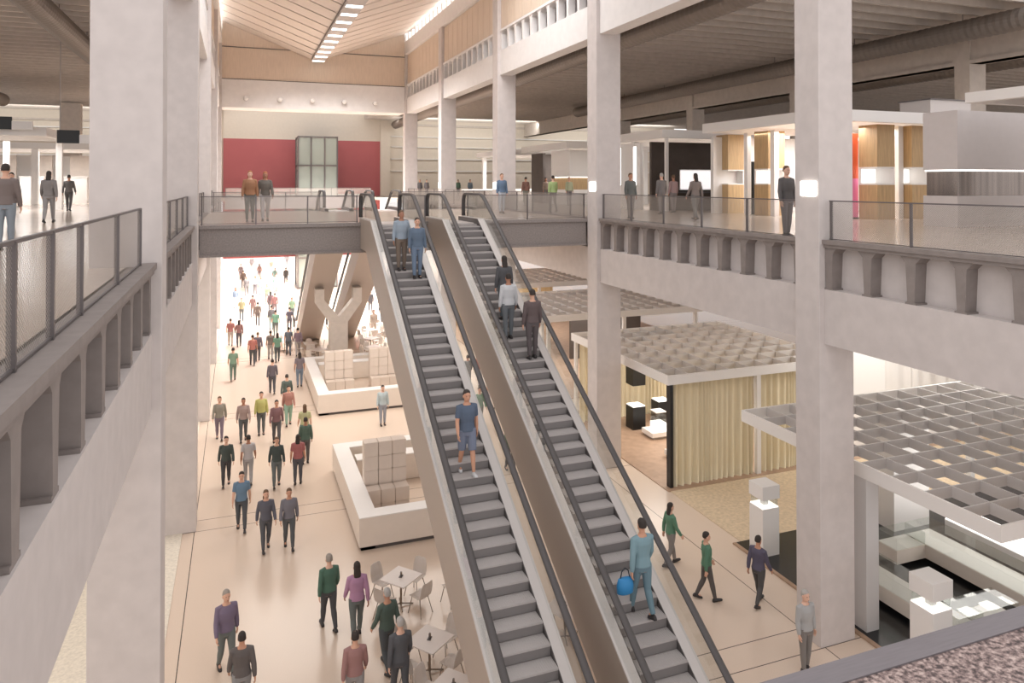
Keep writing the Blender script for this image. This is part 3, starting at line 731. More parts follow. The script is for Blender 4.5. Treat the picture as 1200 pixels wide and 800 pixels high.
def tower(x, y, nm, w=.45):
    t = thing('display_tower', f'square oak display tower with a glowing niche, {nm}', 'display tower', (x, y, U), group='oak display towers')
    MB().box(-w, w, -w, w, 0, 1.35).build('base', M['wood_tower'], t); MB().box(-w, w, -w, w, 2.05, 3.7).build('upper_case', M['wood_tower'], t)
    MB().box(-w, w, -w, w, 1.35, 1.4).box(-w, w, -w, w, 2.0, 2.05).box(-w, w, w - .05, w, 1.4, 2.0).box(w - .05, w, -w, w - .05, 1.4, 2.0).build('niche_frame', M['white'], t)
    MB().box(-w + .08, w - .1, w - .08, w - .05, 1.43, 1.97).build('niche_panel', M['lit_soft'], t)
tower(21.95, 28.9, 'leftmost, beside the dark-walled booth'); tower(22.0, 26.2, 'second, with a black edge strip beside it'); tower(23.6, 21.9, 'right of the big right column'); tower(25.4, 21.9, 'rightmost, beside the grey kitchen booth')
struct('wall_partition', MB().box(21.9, 22.15, 27.2, 27.35, U, 12.0), M['black'], 'narrow black strip wall between two oak display towers', 'wall')
for x, y, m_, nm, z0, z1 in ((22.9, 22.5, 'pink', 'tall pink and orange banner right of the big right column', U, 11.2), (26.1, 22.5, 'green', 'tall green and orange banner beside the grey kitchen booth', U, 11.9)):
    t = thing('banner', nm, 'banner', (x, y, U)); MB().box(-.35, .35, -.02, .02, .05, z1 - U).build('lower_print', M[m_], t); MB().box(-.35, .35, -.02, .02, z1 - U, 3.4).build('upper_print', M['orange'], t); MB().box(-.38, .38, -.06, .06, 0, .05).build('foot', M['black'], t)
struct('wall_partition', MB().box(21, 30, 28.9, 29.1, U, 13.2), M['white'], 'white back wall of the oak tower booth', 'wall')
# kitchen booth
t = thing('kitchen_booth', 'grey kitchen booth block with a mirrored band, at the right edge of the gallery', 'booth', (21.5, 16.8, U))
MB().box(0, 4.6, 0, 1.25, 0, 1.0).build('lower_block', M['kitchen'], t); MB().box(0, 4.6, 0, 1.25, 1.85, 3.75).build('upper_block', M['kitchen'], t)
MB().box(.1, 4.5, .1, 1.2, 1.0, 1.85).build('mirror_band', M['mirror'], t); MB().box(.02, 4.58, .02, .1, 1.8, 1.85).box(.02, .1, .1, 1.2, 1.8, 1.85).build('light_strip', M['lit'], t)
t = thing('kitchen_booth', 'pale grey kitchen booth block with a mirrored band cut by the right picture edge', 'booth', (20.6, 12.2, U))
MB().box(0, 4, 0, 1.5, 0, 1.0).build('lower_block', M['kitchen'], t); MB().box(0, 4, 0, 1.5, 1.85, 3.7).build('upper_block', M['kitchen'], t); MB().box(.1, 3.9, .1, 1.4, 1.0, 1.85).build('mirror_band', M['mirror'], t); MB().box(.02, .1, .05, 1.45, 1.8, 1.85).build('light_strip', M['lit'], t)
frame(19.9, 27, 9.5, 15.3, 'white booth frame above the pale kitchen block at the right picture edge', [(5.5, 4.5, .3, .3)], z1=13.65, h=.3)
struct('wall_partition', MB().box(22.1, 24.5, 18.1, 18.25, U, 13.2), M['grey'], 'grey partition behind the kitchen booth', 'wall')
t = thing('extractor_hood', 'brushed metal extractor box above the kitchen booth', 'hood', (26.4, 21.6, 13.73)); MB().box(-1.1, 1.1, -.7, .7, 0, .55).build('casing', M['alu'], t); MB().box(-1.15, 1.15, -.75, .75, .55, .6).build('lid', M['steel'], t)
# booth farther back
frame(19.9, 27, 43, 51, 'white booth frame farther back, left of the second right column', [(6, .4, .3, .3)])
t = thing('kitchen_booth', 'white booth block with a glowing recessed shelf band, left of the second right column', 'booth', (20.6, 44.0, U))
MB().box(0, 4.6, 0, 3.0, 0, 1.0).build('lower_block', M['white'], t); MB().box(0, 4.6, 0, 3, 1.85, 3.65).build('upper_block', M['white'], t); MB().box(.1, 4.5, .1, 2.9, 1.0, 1.85).build('shelf_band', M['wood_tower'], t); MB().box(.02, 4.58, .02, .1, 1.8, 1.85).box(.02, .1, .1, 2.9, 1.8, 1.85).build('light_strip', M['lit'], t)
struct('wall_partition', MB().box(20.6, 20.8, 48.5, 50.5, U, 13.2).box(20.6, 24, 50.5, 50.7, U, 13.2), M['charcoal'], 'dark brown panel left of the white booth block', 'wall')
frame(19.9, 28, 55, 62, 'white booth frame farthest back in the right gallery', [(.3, .3, .3, .3), (6, .3, .3, .3), (.3, 6, .3, .3)])
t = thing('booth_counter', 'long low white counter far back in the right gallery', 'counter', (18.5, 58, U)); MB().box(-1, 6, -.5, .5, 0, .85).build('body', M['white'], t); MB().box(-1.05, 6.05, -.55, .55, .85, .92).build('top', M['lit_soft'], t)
# left gallery booths
frame(-17.5, -8.7, 41, 46, 'white booth frame nearer the camera in the left gallery', [(.4, .2, .3, .3), (6.0, 4, .25, .25), (8.3, 4.4, .3, .3)])
frame(-17.5, -8.2, 56.5, 63, 'white booth frame farther back in the left gallery', [(2.2, .2, .3, .3), (4.6, .2, .4, .4), (6.0, .2, .2, .2), (8.6, .2, .3, .3)])
struct('wall_partition', MB().box(-19.0, -16, 66, 66.2, U, 13.2).box(-15.0, -13.6, 66, 66.2, U, 13.2).box(-12.4, -9.4, 66, 66.2, U, 13.2), M['concrete_soffit'], 'cream partition panels in the left gallery booth', 'wall')
struct('wall_partition', MB().box(-19, -9.2, 68, 68.2, U, 13.2), M['white'], 'white back wall of the left gallery booth', 'wall')
t = thing('booth_counter', 'white counter box in the left gallery booth beside the near column', 'counter', (-10.8, 60.0, U)); MB().box(-.7, .7, -.6, .6, 0, 1.85).build('body', M['white'], t); MB().box(-.75, .75, -.65, .65, 1.85, 1.9).build('top', M['white'], t)
t = thing('booth_counter', 'white counter box farther left in the left gallery booth', 'counter', (-13.6, 60.0, U)); MB().box(-.6, .6, -.5, .5, 0, 1.85).build('body', M['white'], t); MB().box(-.65, .65, -.55, .55, 1.85, 1.9).build('top', M['white'], t)
for x, y, z, nm in ((-10.45, 40.5, 13.85, 'at the left picture edge'), (-7.3, 38.5, 13.15, 'left of the near left column')):
    t = thing('hanging_screen', f'black hanging screen with white arm in the left gallery, {nm}', 'screen', (x, y, z)); MB().box(-.45, .45, -.05, .05, -.3, .3).build('panel', M['black'], t); MB().box(.45, 1.3, -.05, .05, -.3, .1).build('arm', M['white'], t); MB().box(-.37, -.33, .05, .1, -.1, 18.4 - z).build('hanger', M['grey'], t)
area('booth_light', (-13, 43.5, 13.2), 7, 4, 450); area('booth_light', (-13, 60, 13.2), 7, 5, 700); area('booth_light', (23.2, 36, 13.2), 5, 5, 450); area('booth_light', (24.5, 24.5, 13.2), 6, 5, 700); area('booth_light', (23.5, 47, 13.2), 5, 5, 600); area('booth_light', (23.5, 58, 13.2), 5, 5, 600)

# ---------------------------------------------------------------- people
def rx(v, a):            # rotate about x: a>0 swings forward (towards -y) for a vector pointing down
    c, s = math.cos(a), math.sin(a); return Vector((v[0], v[1] * c - v[2] * s * -1 * -1, v[1] * s + v[2] * c))
def swing(l, a, lat=0.0): return Vector((lat, -l * math.sin(a), -l * math.cos(a)))
def skeleton(pose):
    """figure 1.80 m tall facing -y"""
    P = {}
    hip = {-1: Vector((-.095, 0, .93)), 1: Vector((.095, 0, .93))}
    if pose == 's': leg = {-1: (R(3), R(0)), 1: (R(-2), R(4))}; arm = {-1: (R(4), R(12)), 1: (R(-3), R(10))}
    else:
        f = 1 if pose == 'w1' else -1
        leg = {f: (R(15), R(3)), -f: (R(-7), R(20))}; arm = {f: (R(-12), R(10)), -f: (R(13), R(20))}
    for s in (-1, 1):
        a, k = leg[s]; kn = hip[s] + swing(.44, a); an = kn + swing(.42, a - k)
        P[s] = dict(hip=hip[s], knee=kn, ankle=an, fa=a - k)
        b, e = arm[s]; sh = Vector((s * .178, .01, 1.425)); el = sh + swing(.29, b, s * .055); wr = el + swing(.255, b + e, s * .02)
        P[s].update(sh=sh, el=el, wr=wr, aa=b + e)
    low = min(P[s]['ankle'].z for s in (-1, 1)); P['dz'] = .085 - low
    return P
def ring(c, a, b, n=14, u=Vector((1, 0, 0)), v=Vector((0, 1, 0))):
    c = Vector(c); return [c + u * (a * math.cos(2 * math.pi * i / n)) + v * (b * math.sin(2 * math.pi * i / n)) for i in range(n)]
def torso(mb, off, z0, z1):
    prof = [(.84, .155, .115, .0), (.93, .172, .122, .0), (1.02, .155, .108, 0), (1.12, .142, .098, -.005), (1.24, .165, .112, -.01), (1.36, .176, .118, 0), (1.43, .160, .098, .008), (1.485, .10, .075, .012), (1.53, .062, .062, .012)]
    ps = [p for p in prof if z0 <= p[0] <= z1]
    mb.loft([ring((0, y, z), a + off, b + off) for z, a, b, y in ps])
def limb(mb, pts, rad, off=0): mb.tube(pts, [r + off for r in rad], 10, up=(0, 1, 0))
def arm(mb, q, off, full):
    m = (q['sh'] + q['el']) / 2; top = q['sh'] + Vector((0, 0, .012))
    pts = [Vector((q['sh'].x * .45, 0, 1.462)), top, m, q['el']]; rd = [.045, .058, .05, .043]
    if full: pts += [(q['el'] + q['wr']) / 2, q['wr']]; rd += [.042, .029]
    limb(mb, pts, rd, off)
def legs(mb, q, off, full):
    h = q['hip']; k = q['knee']; a = q['ankle']
    pts = [h + Vector((0, 0, .04)), h + (k - h) * .3, h + (k - h) * .7, k]; rd = [.090, .086, .068, .056]
    if full: pts += [k + (a - k) * .3, k + (a - k) * .75, a]; rd += [.058, .042, .036]
    limb(mb, pts, rd, off)
def hand(mb, q, s):
    w = q['wr']; d = (q['wr'] - q['el']).normalized(); side = Vector((s, 0, 0)); fw = Vector((0, -1, 0)); fw = (fw - d * fw.dot(d)).normalized()
    mb.loft([ring(w + d * t, b, a, 10, fw, side) for t, a, b in ((-.01, .024, .026), (.03, .019, .036), (.07, .018, .042), (.095, .014, .038))])
    for i, (o, L) in enumerate(((.030, .068), (.010, .078), (-.011, .072), (-.031, .056))):
        b = w + d * .085 + fw * o; c = b + d * (L * .5) - side * (.012); e = c + d * (L * .45) - side * .024
        mb.tube([b, c, e], [.0105, .0095, .008], 8)
    b = w + d * .03 + fw * .034; mb.tube([b, b + d * .035 + fw * .022 - side * .006, b + d * .066 + fw * .024 - side * .014], [.013, .011, .009], 8)
def head(mb):
    hs = [(1.565, .030, .035, -.015), (1.58, .05, .058, -.022), (1.61, .062, .078, -.016), (1.65, .070, .090, -.006), (1.69, .075, .096, 0), (1.73, .074, .095, .004), (1.765, .064, .082, .006), (1.79, .042, .055, .008), (1.80, .015, .02, .008)]
    mb.loft([ring((0, y, z), a, b) for z, a, b, y in hs])
    mb.tube([(0, .018, 1.49), (0, .014, 1.54), (0, .008, 1.62)], [.062, .056, .056], 12)
    mb.loft([ring((0, y, z), a, b, 8) for z, a, b, y in ((1.635, .017, .018, -.094), (1.648, .019, .022, -.098), (1.67, .010, .014, -.092), (1.695, .007, .01, -.088))])
    mb.ball((0, -.088, 1.612), .024, .012, .012); mb.ball((0, -.076, 1.712), .05, .02, .012)
    for s in (-1, 1): mb.ball((s * .077, .006, 1.665), .012, .024, .034)
def finish(mb, name, vox, ratio, dz):
    me = mb.mesh(name); o = bpy.data.objects.new(name, me); COL.objects.link(o)
    m = o.modifiers.new('r', 'REMESH'); m.mode = 'VOXEL'; m.voxel_size = vox; m.use_smooth_shade = True
    s = o.modifiers.new('s', 'SMOOTH'); s.factor = .5; s.iterations = 2
    d = o.modifiers.new('d', 'DECIMATE'); d.ratio = ratio
    dg = bpy.context.evaluated_depsgraph_get(); out = bpy.data.meshes.new_from_object(o.evaluated_get(dg))
    bpy.data.objects.remove(o); out.name = name
    for v in out.vertices: v.co.z += dz
    out.polygons.foreach_set('use_smooth', [True] * len(out.polygons))
    return out
CACHE = {}
def figure(pose, sleeve, short_legs=False):
    key = (pose, sleeve, short_legs)
    if key in CACHE: return CACHE[key]
    P = skeleton(pose); dz = P['dz']; parts = {}
    bk = ('body', pose)
    if bk not in CACHE:
        mb = MB(); torso(mb, 0, 0, 2); head(mb)
        for s in (-1, 1): arm(mb, P[s], 0, True); hand(mb, P[s], s); legs(mb, P[s], 0, True)
        for s in (-1, 1):
            a = P[s]['ankle']; mb.tube([a + Vector((0, .03, -.04)), a + Vector((0, -.12, -.06))], [.03, .026], 8)
        CACHE[bk] = finish(mb, 'body', .0075, .3, dz)
        mb = MB()
        for s in (-1, 1): mb.ball((s * .029, -.088, 1.69 + dz), .012, .008, .007, 8, 6)
        CACHE[('eyes', pose)] = mb.mesh('eyes', True)
        mb = MB(); mb.ball((0, -.0985, 1.613 + dz), .021, .004, .005, 8, 6); CACHE[('mouth', pose)] = mb.mesh('mouth', True)
        for s in (-1, 1):
            a = P[s]['ankle'] + Vector((0, 0, dz)); f = max(-.25, min(.3, P[s]['fa'])); mb = MB()
            dirv = Vector((0, -math.cos(f), math.sin(f))); upv = Vector((0, math.sin(f), math.cos(f)))
            rs = []
            for t, w, h in ((-.085, .026, .05), (-.06, .038, .09), (-.01, .041, .10), (.05, .044, .075), (.12, .047, .055), (.165, .038, .042), (.185, .02, .03)):
                c = a + dirv * t - upv * .085
                rs.append([c + Vector((1, 0, 0)) * (w * math.cos(2 * math.pi * i / 12)) + upv * (max(0, math.sin(2 * math.pi * i / 12)) * h) for i in range(12)])
            mb.loft(rs)
            lowest = min(p.z if hasattr(p, 'z') else p[2] for p in mb.v)
            me = mb.mesh('shoe', True)
            CACHE[('shoe', pose, s)] = (me, lowest)
        zs = min(CACHE[('shoe', pose, s)][1] for s in (-1, 1)); CACHE[('lift', pose)] = -zs
        for hk in ('short', 'long'):
            mb = MB()
            hs = [(1.655, .079, .072, .036), (1.70, .083, .080, .028), (1.735, .082, .094, .013), (1.772, .072, .088, .010), (1.80, .048, .062, .010), (1.814, .016, .022, .010)]
            if hk == 'long': hs = [(1.47, .075, .035, .085), (1.56, .088, .045, .07)] + hs
            mb.loft([ring((0, y, z), a, b, 14) for z, a, b, y in hs])
            CACHE[('hair', pose, hk)] = finish(mb, 'hair', .012, .6, dz)
    mb = MB(); torso(mb, .021, .9, 1.51)
    for s in (-1, 1):
        if sleeve == 'L': arm(mb, P[s], .012, True)
        else: arm(mb, {**P[s], 'el': P[s]['sh'] + (P[s]['el'] - P[s]['sh']) * .72}, .016, False)
    top = finish(mb, 'shirt', .012, .4, dz)
    mb = MB(); torso(mb, .003, .84, 1.03)
    for s in (-1, 1):
        if short_legs: limb(mb, [P[s]['hip'] + Vector((0, 0, .04)), P[s]['hip'] + (P[s]['knee'] - P[s]['hip']) * .5, P[s]['hip'] + (P[s]['knee'] - P[s]['hip']) * .95], [.112, .105, .09])
        else: legs(mb, P[s], .013, True)
    bot = finish(mb, 'shorts' if short_legs else 'trousers', .012, .4, dz)
    CACHE[key] = (top, bot); return CACHE[key]
MC = {}
def cmat(nm, c, rough=.8):
    k = (nm, c)
    if nm == 'cloth': c = tuple(v * .8 + 150 * .2 for v in c)
    if k not in MC: MC[k] = mat(nm, c, rough)
    return MC[k]
HAIR = dict(d=(52, 44, 40), b=(104, 80, 60), g=(150, 142, 134), s=(176, 172, 168), o=(168, 104, 62))
SKIN = [(214, 168, 144), (200, 150, 124), (222, 180, 158), (170, 122, 98)]
def person(x, y, z, head_, pose, sleeve, ctop, cbot, hair, label, i):
    shorts = 'shorts' in label
    if z < 0:                                   # on an escalator step
        ex = 26.35; best = min(TOPS, key=lambda t: abs(t[0] + .19 - (y - ex))); y = best[0] + .19 + ex; z = 9.6 + best[1] + .006
    top, bot = figure(pose, sleeve, shorts)
    on_esc = z not in (0.0, 9.6)
    gname = 'people on the ground floor' if z == 0 else ('people on the galleries and bridge' if z == 9.6 else 'people on the escalators')
    t = thing('person', label, 'person', (x, y, z + CACHE[('lift', pose)]), head_, gname)
    sc = 1.02 if 'top' not in label else .99
    t.scale = (sc, sc, sc); t.location.z = z + CACHE[('lift', pose)] * sc
    def add(nm, me, m):
        if not me.materials: me.materials.append(m)
        o = bpy.data.objects.new(nm, me); COL.objects.link(o); o.parent = t; recolour(o, m); return o
    add('body', CACHE[('body', pose)], cmat('skin', SKIN[i % 4] if i % 7 else SKIN[0], .55))
    add('shirt', top, cmat('cloth', ctop)); add('shorts' if shorts else 'trousers', bot, cmat('cloth', cbot))
    sh = cmat('shoe', (214, 214, 216) if shorts else (50, 46, 46), .5)
    for s in (-1, 1): add('shoe', CACHE[('shoe', pose, s)][0], sh)
    add('hair', CACHE[('hair', pose, 'long' if hair == 'o' or i % 5 == 3 else 'short')], cmat('hair', HAIR[hair], .7))
    if z != 0 or math.hypot(x, y) < 40:
        add('eyes', CACHE[('eyes', pose)], M['eye']); add('mouth', CACHE[('mouth', pose)], cmat('lips', (160, 96, 86)))
    return t
PEOPLE = [
(-0.21, 17.74, 0.0, 15, 'w1', 'L', (112, 96, 122), (98, 106, 104), 'g', 'person in purple jumper and grey-green trousers walking, nearest the left column'),
(0.11, 16.08, 0.0, 180, 'w2', 'L', (88, 80, 78), (140, 140, 142), 'd', 'person in dark brown top at the bottom edge, beside the purple jumper'),
(2.14, 18.57, 0.0, 190, 'w1', 'L', (58, 98, 78), (58, 58, 62), 'g', 'person in green jumper and black trousers walking beside the pink shirt'),
(2.73, 17.95, 0.0, 180, 'w2', 'L', (184, 132, 168), (92, 100, 98), 'd', 'person in pink shirt and grey trousers walking away from camera'),
(2.29, 15.29, 0.0, 180, 'w1', 'L', (160, 112, 108), (150, 146, 146), 'd', 'person in dusty red top at the bottom edge, below the pink shirt'),
(3.19, 16.55, 0.0, 200, 'w2', 'L', (66, 86, 76), (62, 68, 72), 's', 'grey-haired person in dark green jacket beside the cafe tables'),
(3.24, 15.35, 0.0, 185, 'w1', 'L', (72, 74, 80), (66, 68, 74), 's', 'grey-haired person in dark slate suit passing the second cafe table'),
(0.14, 24.82, 0.0, 0, 'w1', 'S', (92, 124, 152), (62, 66, 72), 'd', 'person in blue short-sleeved shirt and dark trousers facing the camera'),
(0.82, 23.23, 0.0, 5, 'w2', 'L', (78, 78, 90), (66, 68, 74), 'b', 'person in navy top and dark trousers left of the grey-blue top'),
(1.48, 23.1, 0.0, 0, 'w1', 'L', (108, 106, 116), (70, 74, 78), 'b', 'person in grey-blue top and dark trousers nearest the near counter corner'),
(-0.37, 28.64, 0.0, 0, 'w2', 'L', (52, 64, 60), (52, 52, 56), 'd', 'person in black top and black trousers left of the white top'),
(0.39, 28.52, 0.0, 180, 'w1', 'S', (196, 192, 194), (168, 166, 168), 'd', 'person in white top and pale grey trousers'),
(1.35, 27.92, 0.0, 0, 'w2', 'L', (48, 60, 58), (92, 102, 104), 'b', 'person in black sweater and grey jeans facing the camera beside the red top'),
(2.09, 27.88, 0.0, 170, 's', 'S', (170, 92, 92), (70, 72, 80), 'd', 'person in red top and slim dark trousers standing by the near counter'),
(-0.71, 33.88, 0.0, 0, 'w1', 'L', (138, 132, 118), (120, 104, 120), 'b', 'person in olive shirt and purple trousers next to the left column base'),
(0.25, 33.3, 0.0, 0, 'w2', 'L', (158, 134, 128), (70, 74, 76), 'd', 'person in mauve shirt between the olive and the yellow shirts'),
(0.99, 33.93, 0.0, 0, 's', 'L', (196, 192, 106), (84, 88, 88), 'd', 'person in bright yellow shirt and dark trousers'),
(1.56, 32.48, 0.0, 0, 'w1', 'L', (124, 84, 88), (70, 68, 70), 'd', 'person in burgundy shirt walking in front of the black sweater'),
(2.64, 31.65, 0.0, 180, 'w2', 'S', (190, 190, 140), (58, 84, 74), 'b', 'person in lime top and dark green skirt-like trousers at the counter corner'),
(2.52, 29.81, 0.0, 180, 's', 'L', (70, 98, 84), (80, 76, 76), 'd', 'person in dark green coat directly behind the red top'),
(2.24, 36.91, 0.0, 180, 'w1', 'L', (74, 88, 82), (120, 90, 82), 'd', 'person in dark green jacket with the red-shouldered companion beyond the lime top'),
(2.19, 34.8, 0.0, 0, 'w2', 'L', (176, 118, 104), (142, 178, 156), 'd', 'person in coral top and mint trousers'),
(1.72, 40.32, 0.0, 180, 'w1', 'L', (90, 82, 92), (64, 64, 72), 'd', 'person in dark purple top left of the far counter'),
(3.16, 41.15, 0.0, 180, 's', 'S', (116, 104, 112), (108, 124, 144), 'd', 'person in grey-purple tee and blue jeans at the far counter wall'),
(-0.22, 43.7, 0.0, 180, 'w2', 'S', (120, 156, 132), (92, 118, 104), 'd', 'person in green dungarees and pale green shirt'),
(0.86, 46.97, 0.0, 180, 'w1', 'S', (182, 104, 92), (62, 62, 66), 'd', 'person in orange-red shirt and black trousers'),
(1.18, 47.98, 0.0, 180, 'w2', 'L', (100, 92, 104), (78, 72, 74), 'b', 'person in dark purple top right of the orange-red shirt'),
(1.94, 48.17, 0.0, 180, 'w1', 'S', (124, 112, 104), (168, 162, 158), 'd', 'person in brown top and pale grey trousers'),
(2.31, 47.33, 0.0, 180, 'w2', 'S', (104, 150, 124), (72, 78, 80), 'd', 'person in green tee and dark trousers beside the brown top'),
(3.07, 48.96, 0.0, 180, 'w1', 'S', (100, 108, 118), (78, 82, 90), 'd', 'person in slate blue shirt walking with a purple-topped companion'),
(3.61, 48.51, 0.0, 180, 'w2', 'L', (130, 108, 122), (180, 168, 164), 'd', 'person in purple top and pale trousers near the far counter'),
(4.74, 52.95, 0.0, 180, 's', 'S', (84, 88, 100), (74, 76, 84), 'd', 'person in navy tee standing among the far cafe tables'),
(-0.44, 53.17, 0.0, 180, 'w1', 'S', (176, 106, 98), (186, 170, 156), 'd', 'person in light red shirt and beige trousers by the left column'),
(0.1, 52.69, 0.0, 180, 'w2', 'L', (134, 88, 84), (74, 70, 74), 'd', 'person in dark red top beside the light red shirt'),
(0.3, 62.42, 0.0, 0, 'w1', 'S', (160, 152, 112), (84, 88, 92), 'd', 'person in khaki-yellow shirt and dark trousers in the bright far hall'),
(1.17, 64.09, 0.0, 180, 'w2', 'L', (126, 92, 92), (120, 100, 96), 'd', 'person in wine-red top leading a brown-topped companion'),
(1.47, 60.1, 0.0, 180, 'w1', 'L', (104, 88, 82), (86, 76, 74), 'd', 'person in brown top just behind the wine-red top'),
(2.92, 64.27, 0.0, 180, 'w2', 'L', (140, 92, 94), (100, 80, 84), 'd', 'person in crimson jacket in the middle of the far hall'),
(2.62, 65.24, 0.0, 180, 'w1', 'L', (96, 72, 78), (84, 78, 84), 'd', 'person in dark maroon jacket left of the crimson jacket'),
(4.1, 61.38, 0.0, 0, 'w1', 'S', (124, 156, 124), (74, 82, 84), 'd', 'person in light green shirt and dark trousers by the glass lift'),
(2.39, 57.98, 0.0, 180, 's', 'L', (108, 106, 110), (150, 168, 162), 'd', 'person in charcoal top and pale teal trousers'),
(2.59, 55.6, 0.0, 180, 'w2', 'S', (112, 168, 140), (84, 94, 92), 'd', 'person in mint green tee and dark trousers'),
(3.62, 56.84, 0.0, 180, 'w1', 'S', (92, 84, 96), (80, 76, 84), 'd', 'person in dark violet top left of the escalator strut'),
(-0.17, 69.0, 0.0, 0, 's', 'L', (110, 132, 162), (232, 232, 236), 'd', 'person in blue top and white trousers alone at the left of the far hall'),
(0.83, 76.51, 0.0, 0, 'w2', 'L', (112, 108, 110), (112, 108, 110), 'd', 'person in dark grey suit behind the brown jacket'),
(0.55, 82.27, 0.0, 180, 'w1', 'L', (122, 104, 96), (112, 100, 96), 'd', 'person in brown jacket in the far hall'),
(0.32, 88.92, 0.0, 180, 'w2', 'L', (110, 104, 106), (104, 100, 104), 'd', 'person in dark taupe clothes at the far left'),
(1.64, 77.39, 0.0, 0, 'w1', 'L', (206, 200, 208), (110, 106, 112), 'd', 'person in pale lilac top and dark trousers'),
(2.18, 76.59, 0.0, 0, 'w2', 'L', (150, 206, 206), (176, 200, 206), 'd', 'person in turquoise top and pale trousers'),
(2.53, 70.43, 0.0, 0, 'w1', 'L', (124, 146, 118), (122, 126, 124), 'd', 'person in moss green top'),
(3.61, 77.88, 0.0, 0, 'w2', 'L', (166, 210, 206), (214, 222, 222), 'd', 'person in pale teal top'),
(4.93, 83.42, 0.0, 180, 'w1', 'L', (104, 102, 104), (104, 104, 108), 'd', 'person in black clothes left of the glass lift'),
(4.47, 72.87, 0.0, 0, 's', 'L', (222, 206, 196), (222, 206, 206), 'd', 'person in cream clothes left of the glass lift'),
(2.34, 88.95, 0.0, 180, 'w2', 'L', (124, 102, 98), (104, 98, 104), 'd', 'person in rust-brown top'),
(3.83, 93.47, 0.0, 0, 'w1', 'S', (206, 150, 132), (160, 200, 198), 'd', 'person in salmon top and aqua trousers'),
(3.8, 83.84, 0.0, 0, 'w2', 'S', (162, 208, 206), (180, 216, 216), 'd', 'person in aqua clothes behind the salmon top'),
(1.66, 98.0, 0.0, 180, 'w1', 'L', (110, 108, 112), (112, 110, 114), 'd', 'person in dark grey clothes near the far lintel'),
(6.1, 101.41, 0.0, 180, 'w2', 'L', (112, 112, 116), (108, 108, 114), 'd', 'person in charcoal clothes under the right of the far lintel'),
(10.62, 62.68, 0.0, 0, 'w1', 'L', (72, 70, 76), (72, 70, 76), 'd', 'person in black suit seen between the rear escalator and the strut'),
(10.66, 57.39, 0.0, 0, 'w2', 'L', (80, 78, 82), (72, 70, 74), 'd', 'person in charcoal coat near the left escalator side'),
(9.24, 53.1, 0.0, 0, 's', 'L', (196, 176, 160), (206, 190, 176), 'd', 'person in beige clothes by the far cafe tables'),
(12.22, 71.65, 0.0, 180, 'w1', 'L', (120, 142, 160), (150, 150, 156), 'd', 'person in blue top farthest beyond the strut'),
(6.21, 33.29, 0.0, 0, 's', 'L', (190, 208, 214), (150, 156, 170), 'd', 'person in pale blue top standing behind the near counter crates'),
(11.72, 18.2, 0.0, 90, 'w1', 'L', (76, 128, 98), (128, 122, 118), 'd', 'person in green top and grey-brown trousers next to the right escalator'),
(11.63, 16.35, 0.0, 70, 'w2', 'L', (70, 120, 92), (72, 66, 64), 'd', 'person in emerald top and black-brown trousers in the right aisle'),
(12.78, 15.7, 0.0, 110, 'w1', 'L', (74, 68, 92), (64, 62, 62), 'd', 'person in navy-purple top in front of the white plinth'),
(12.04, 13.2, 0.0, 0, 's', 'L', (176, 176, 176), (122, 116, 112), 's', 'person in pale grey top at the foot of the big right column'),
(11.59, 37.64, 0.0, 180, 'w1', 'L', (112, 112, 112), (110, 108, 110), 'd', 'person in grey top seen through the left escalator glass'),
(12.34, 37.88, 0.0, 0, 'w2', 'S', (186, 98, 96), (226, 220, 222), 'd', 'person in red top between the two escalators'),
(11.67, 33.94, 0.0, 180, 'w1', 'S', (218, 176, 196), (224, 214, 220), 'b', 'person in pale pink top between the two escalators'),
(10.27, 31.52, 0.0, 0, 'w2', 'L', (106, 142, 112), (120, 116, 114), 'd', 'person in leaf green top between the two escalators'),
(10.68, 28.84, 0.0, 180, 's', 'L', (84, 82, 82), (80, 78, 80), 'd', 'person in charcoal top between the two escalators'),
(9.79, 26.26, 0.0, 0, 'w1', 'L', (94, 114, 92), (88, 84, 86), 'd', 'person in olive green top nearest between the two escalators'),
(12.21, 29.37, 0.0, 0, 'w2', 'L', (112, 106, 106), (100, 96, 98), 'd', 'person in dim grey clothes seen through the right escalator'),
(0.41, 28.28, 9.6, 0, 's', 'L', (160, 106, 70), (72, 78, 68), 'o', 'person with ginger hair in rust jacket and dark green trousers on the bridge'),
(0.95, 28.72, 9.6, 0, 'w2', 'L', (96, 88, 80), (196, 188, 188), 'o', 'person with ginger hair in dark jacket and pale trousers on the bridge'),
(-4.58, 18.13, 9.6, 180, 's', 'L', (112, 98, 94), (130, 142, 154), 'd', 'person in grey-brown top and blue jeans, nearest on the left gallery'),
(-7.57, 30.66, 9.6, 0, 'w1', 'L', (72, 84, 82), (76, 70, 70), 'd', 'person in dark green top behind the blue jeans on the left gallery'),
(-6.32, 30.19, 9.6, 180, 'w2', 'L', (130, 124, 122), (150, 146, 146), 'd', 'person in grey clothes on the left gallery floor'),
(-8.12, 43.03, 9.6, 180, 'w1', 'L', (88, 84, 84), (66, 64, 66), 'd', 'person in charcoal clothes by the white counter on the left gallery'),
(11.58, 32.2, 9.6, 0, 's', 'L', (82, 108, 140), (196, 204, 216), 'b', 'person in blue jacket and pale jeans at the gallery column'),
(17.0, 42.82, 9.6, 180, 's', 'L', (136, 92, 80), (110, 122, 104), 'd', 'person in rust top by the dark booth wall of the right gallery'),
(14.66, 33.26, 9.6, 180, 'w1', 'L', (168, 194, 124), (92, 90, 88), 'd', 'person in lime green top and dark trousers on the right gallery'),
(20.58, 47.89, 9.6, 0, 's', 'L', (130, 112, 98), (96, 88, 84), 'd', 'person in brown top beyond the lime green top'),
(19.57, 41.85, 9.6, 0, 's', 'L', (172, 176, 140), (104, 98, 98), 'd', 'person in pale olive top by the far white counter'),
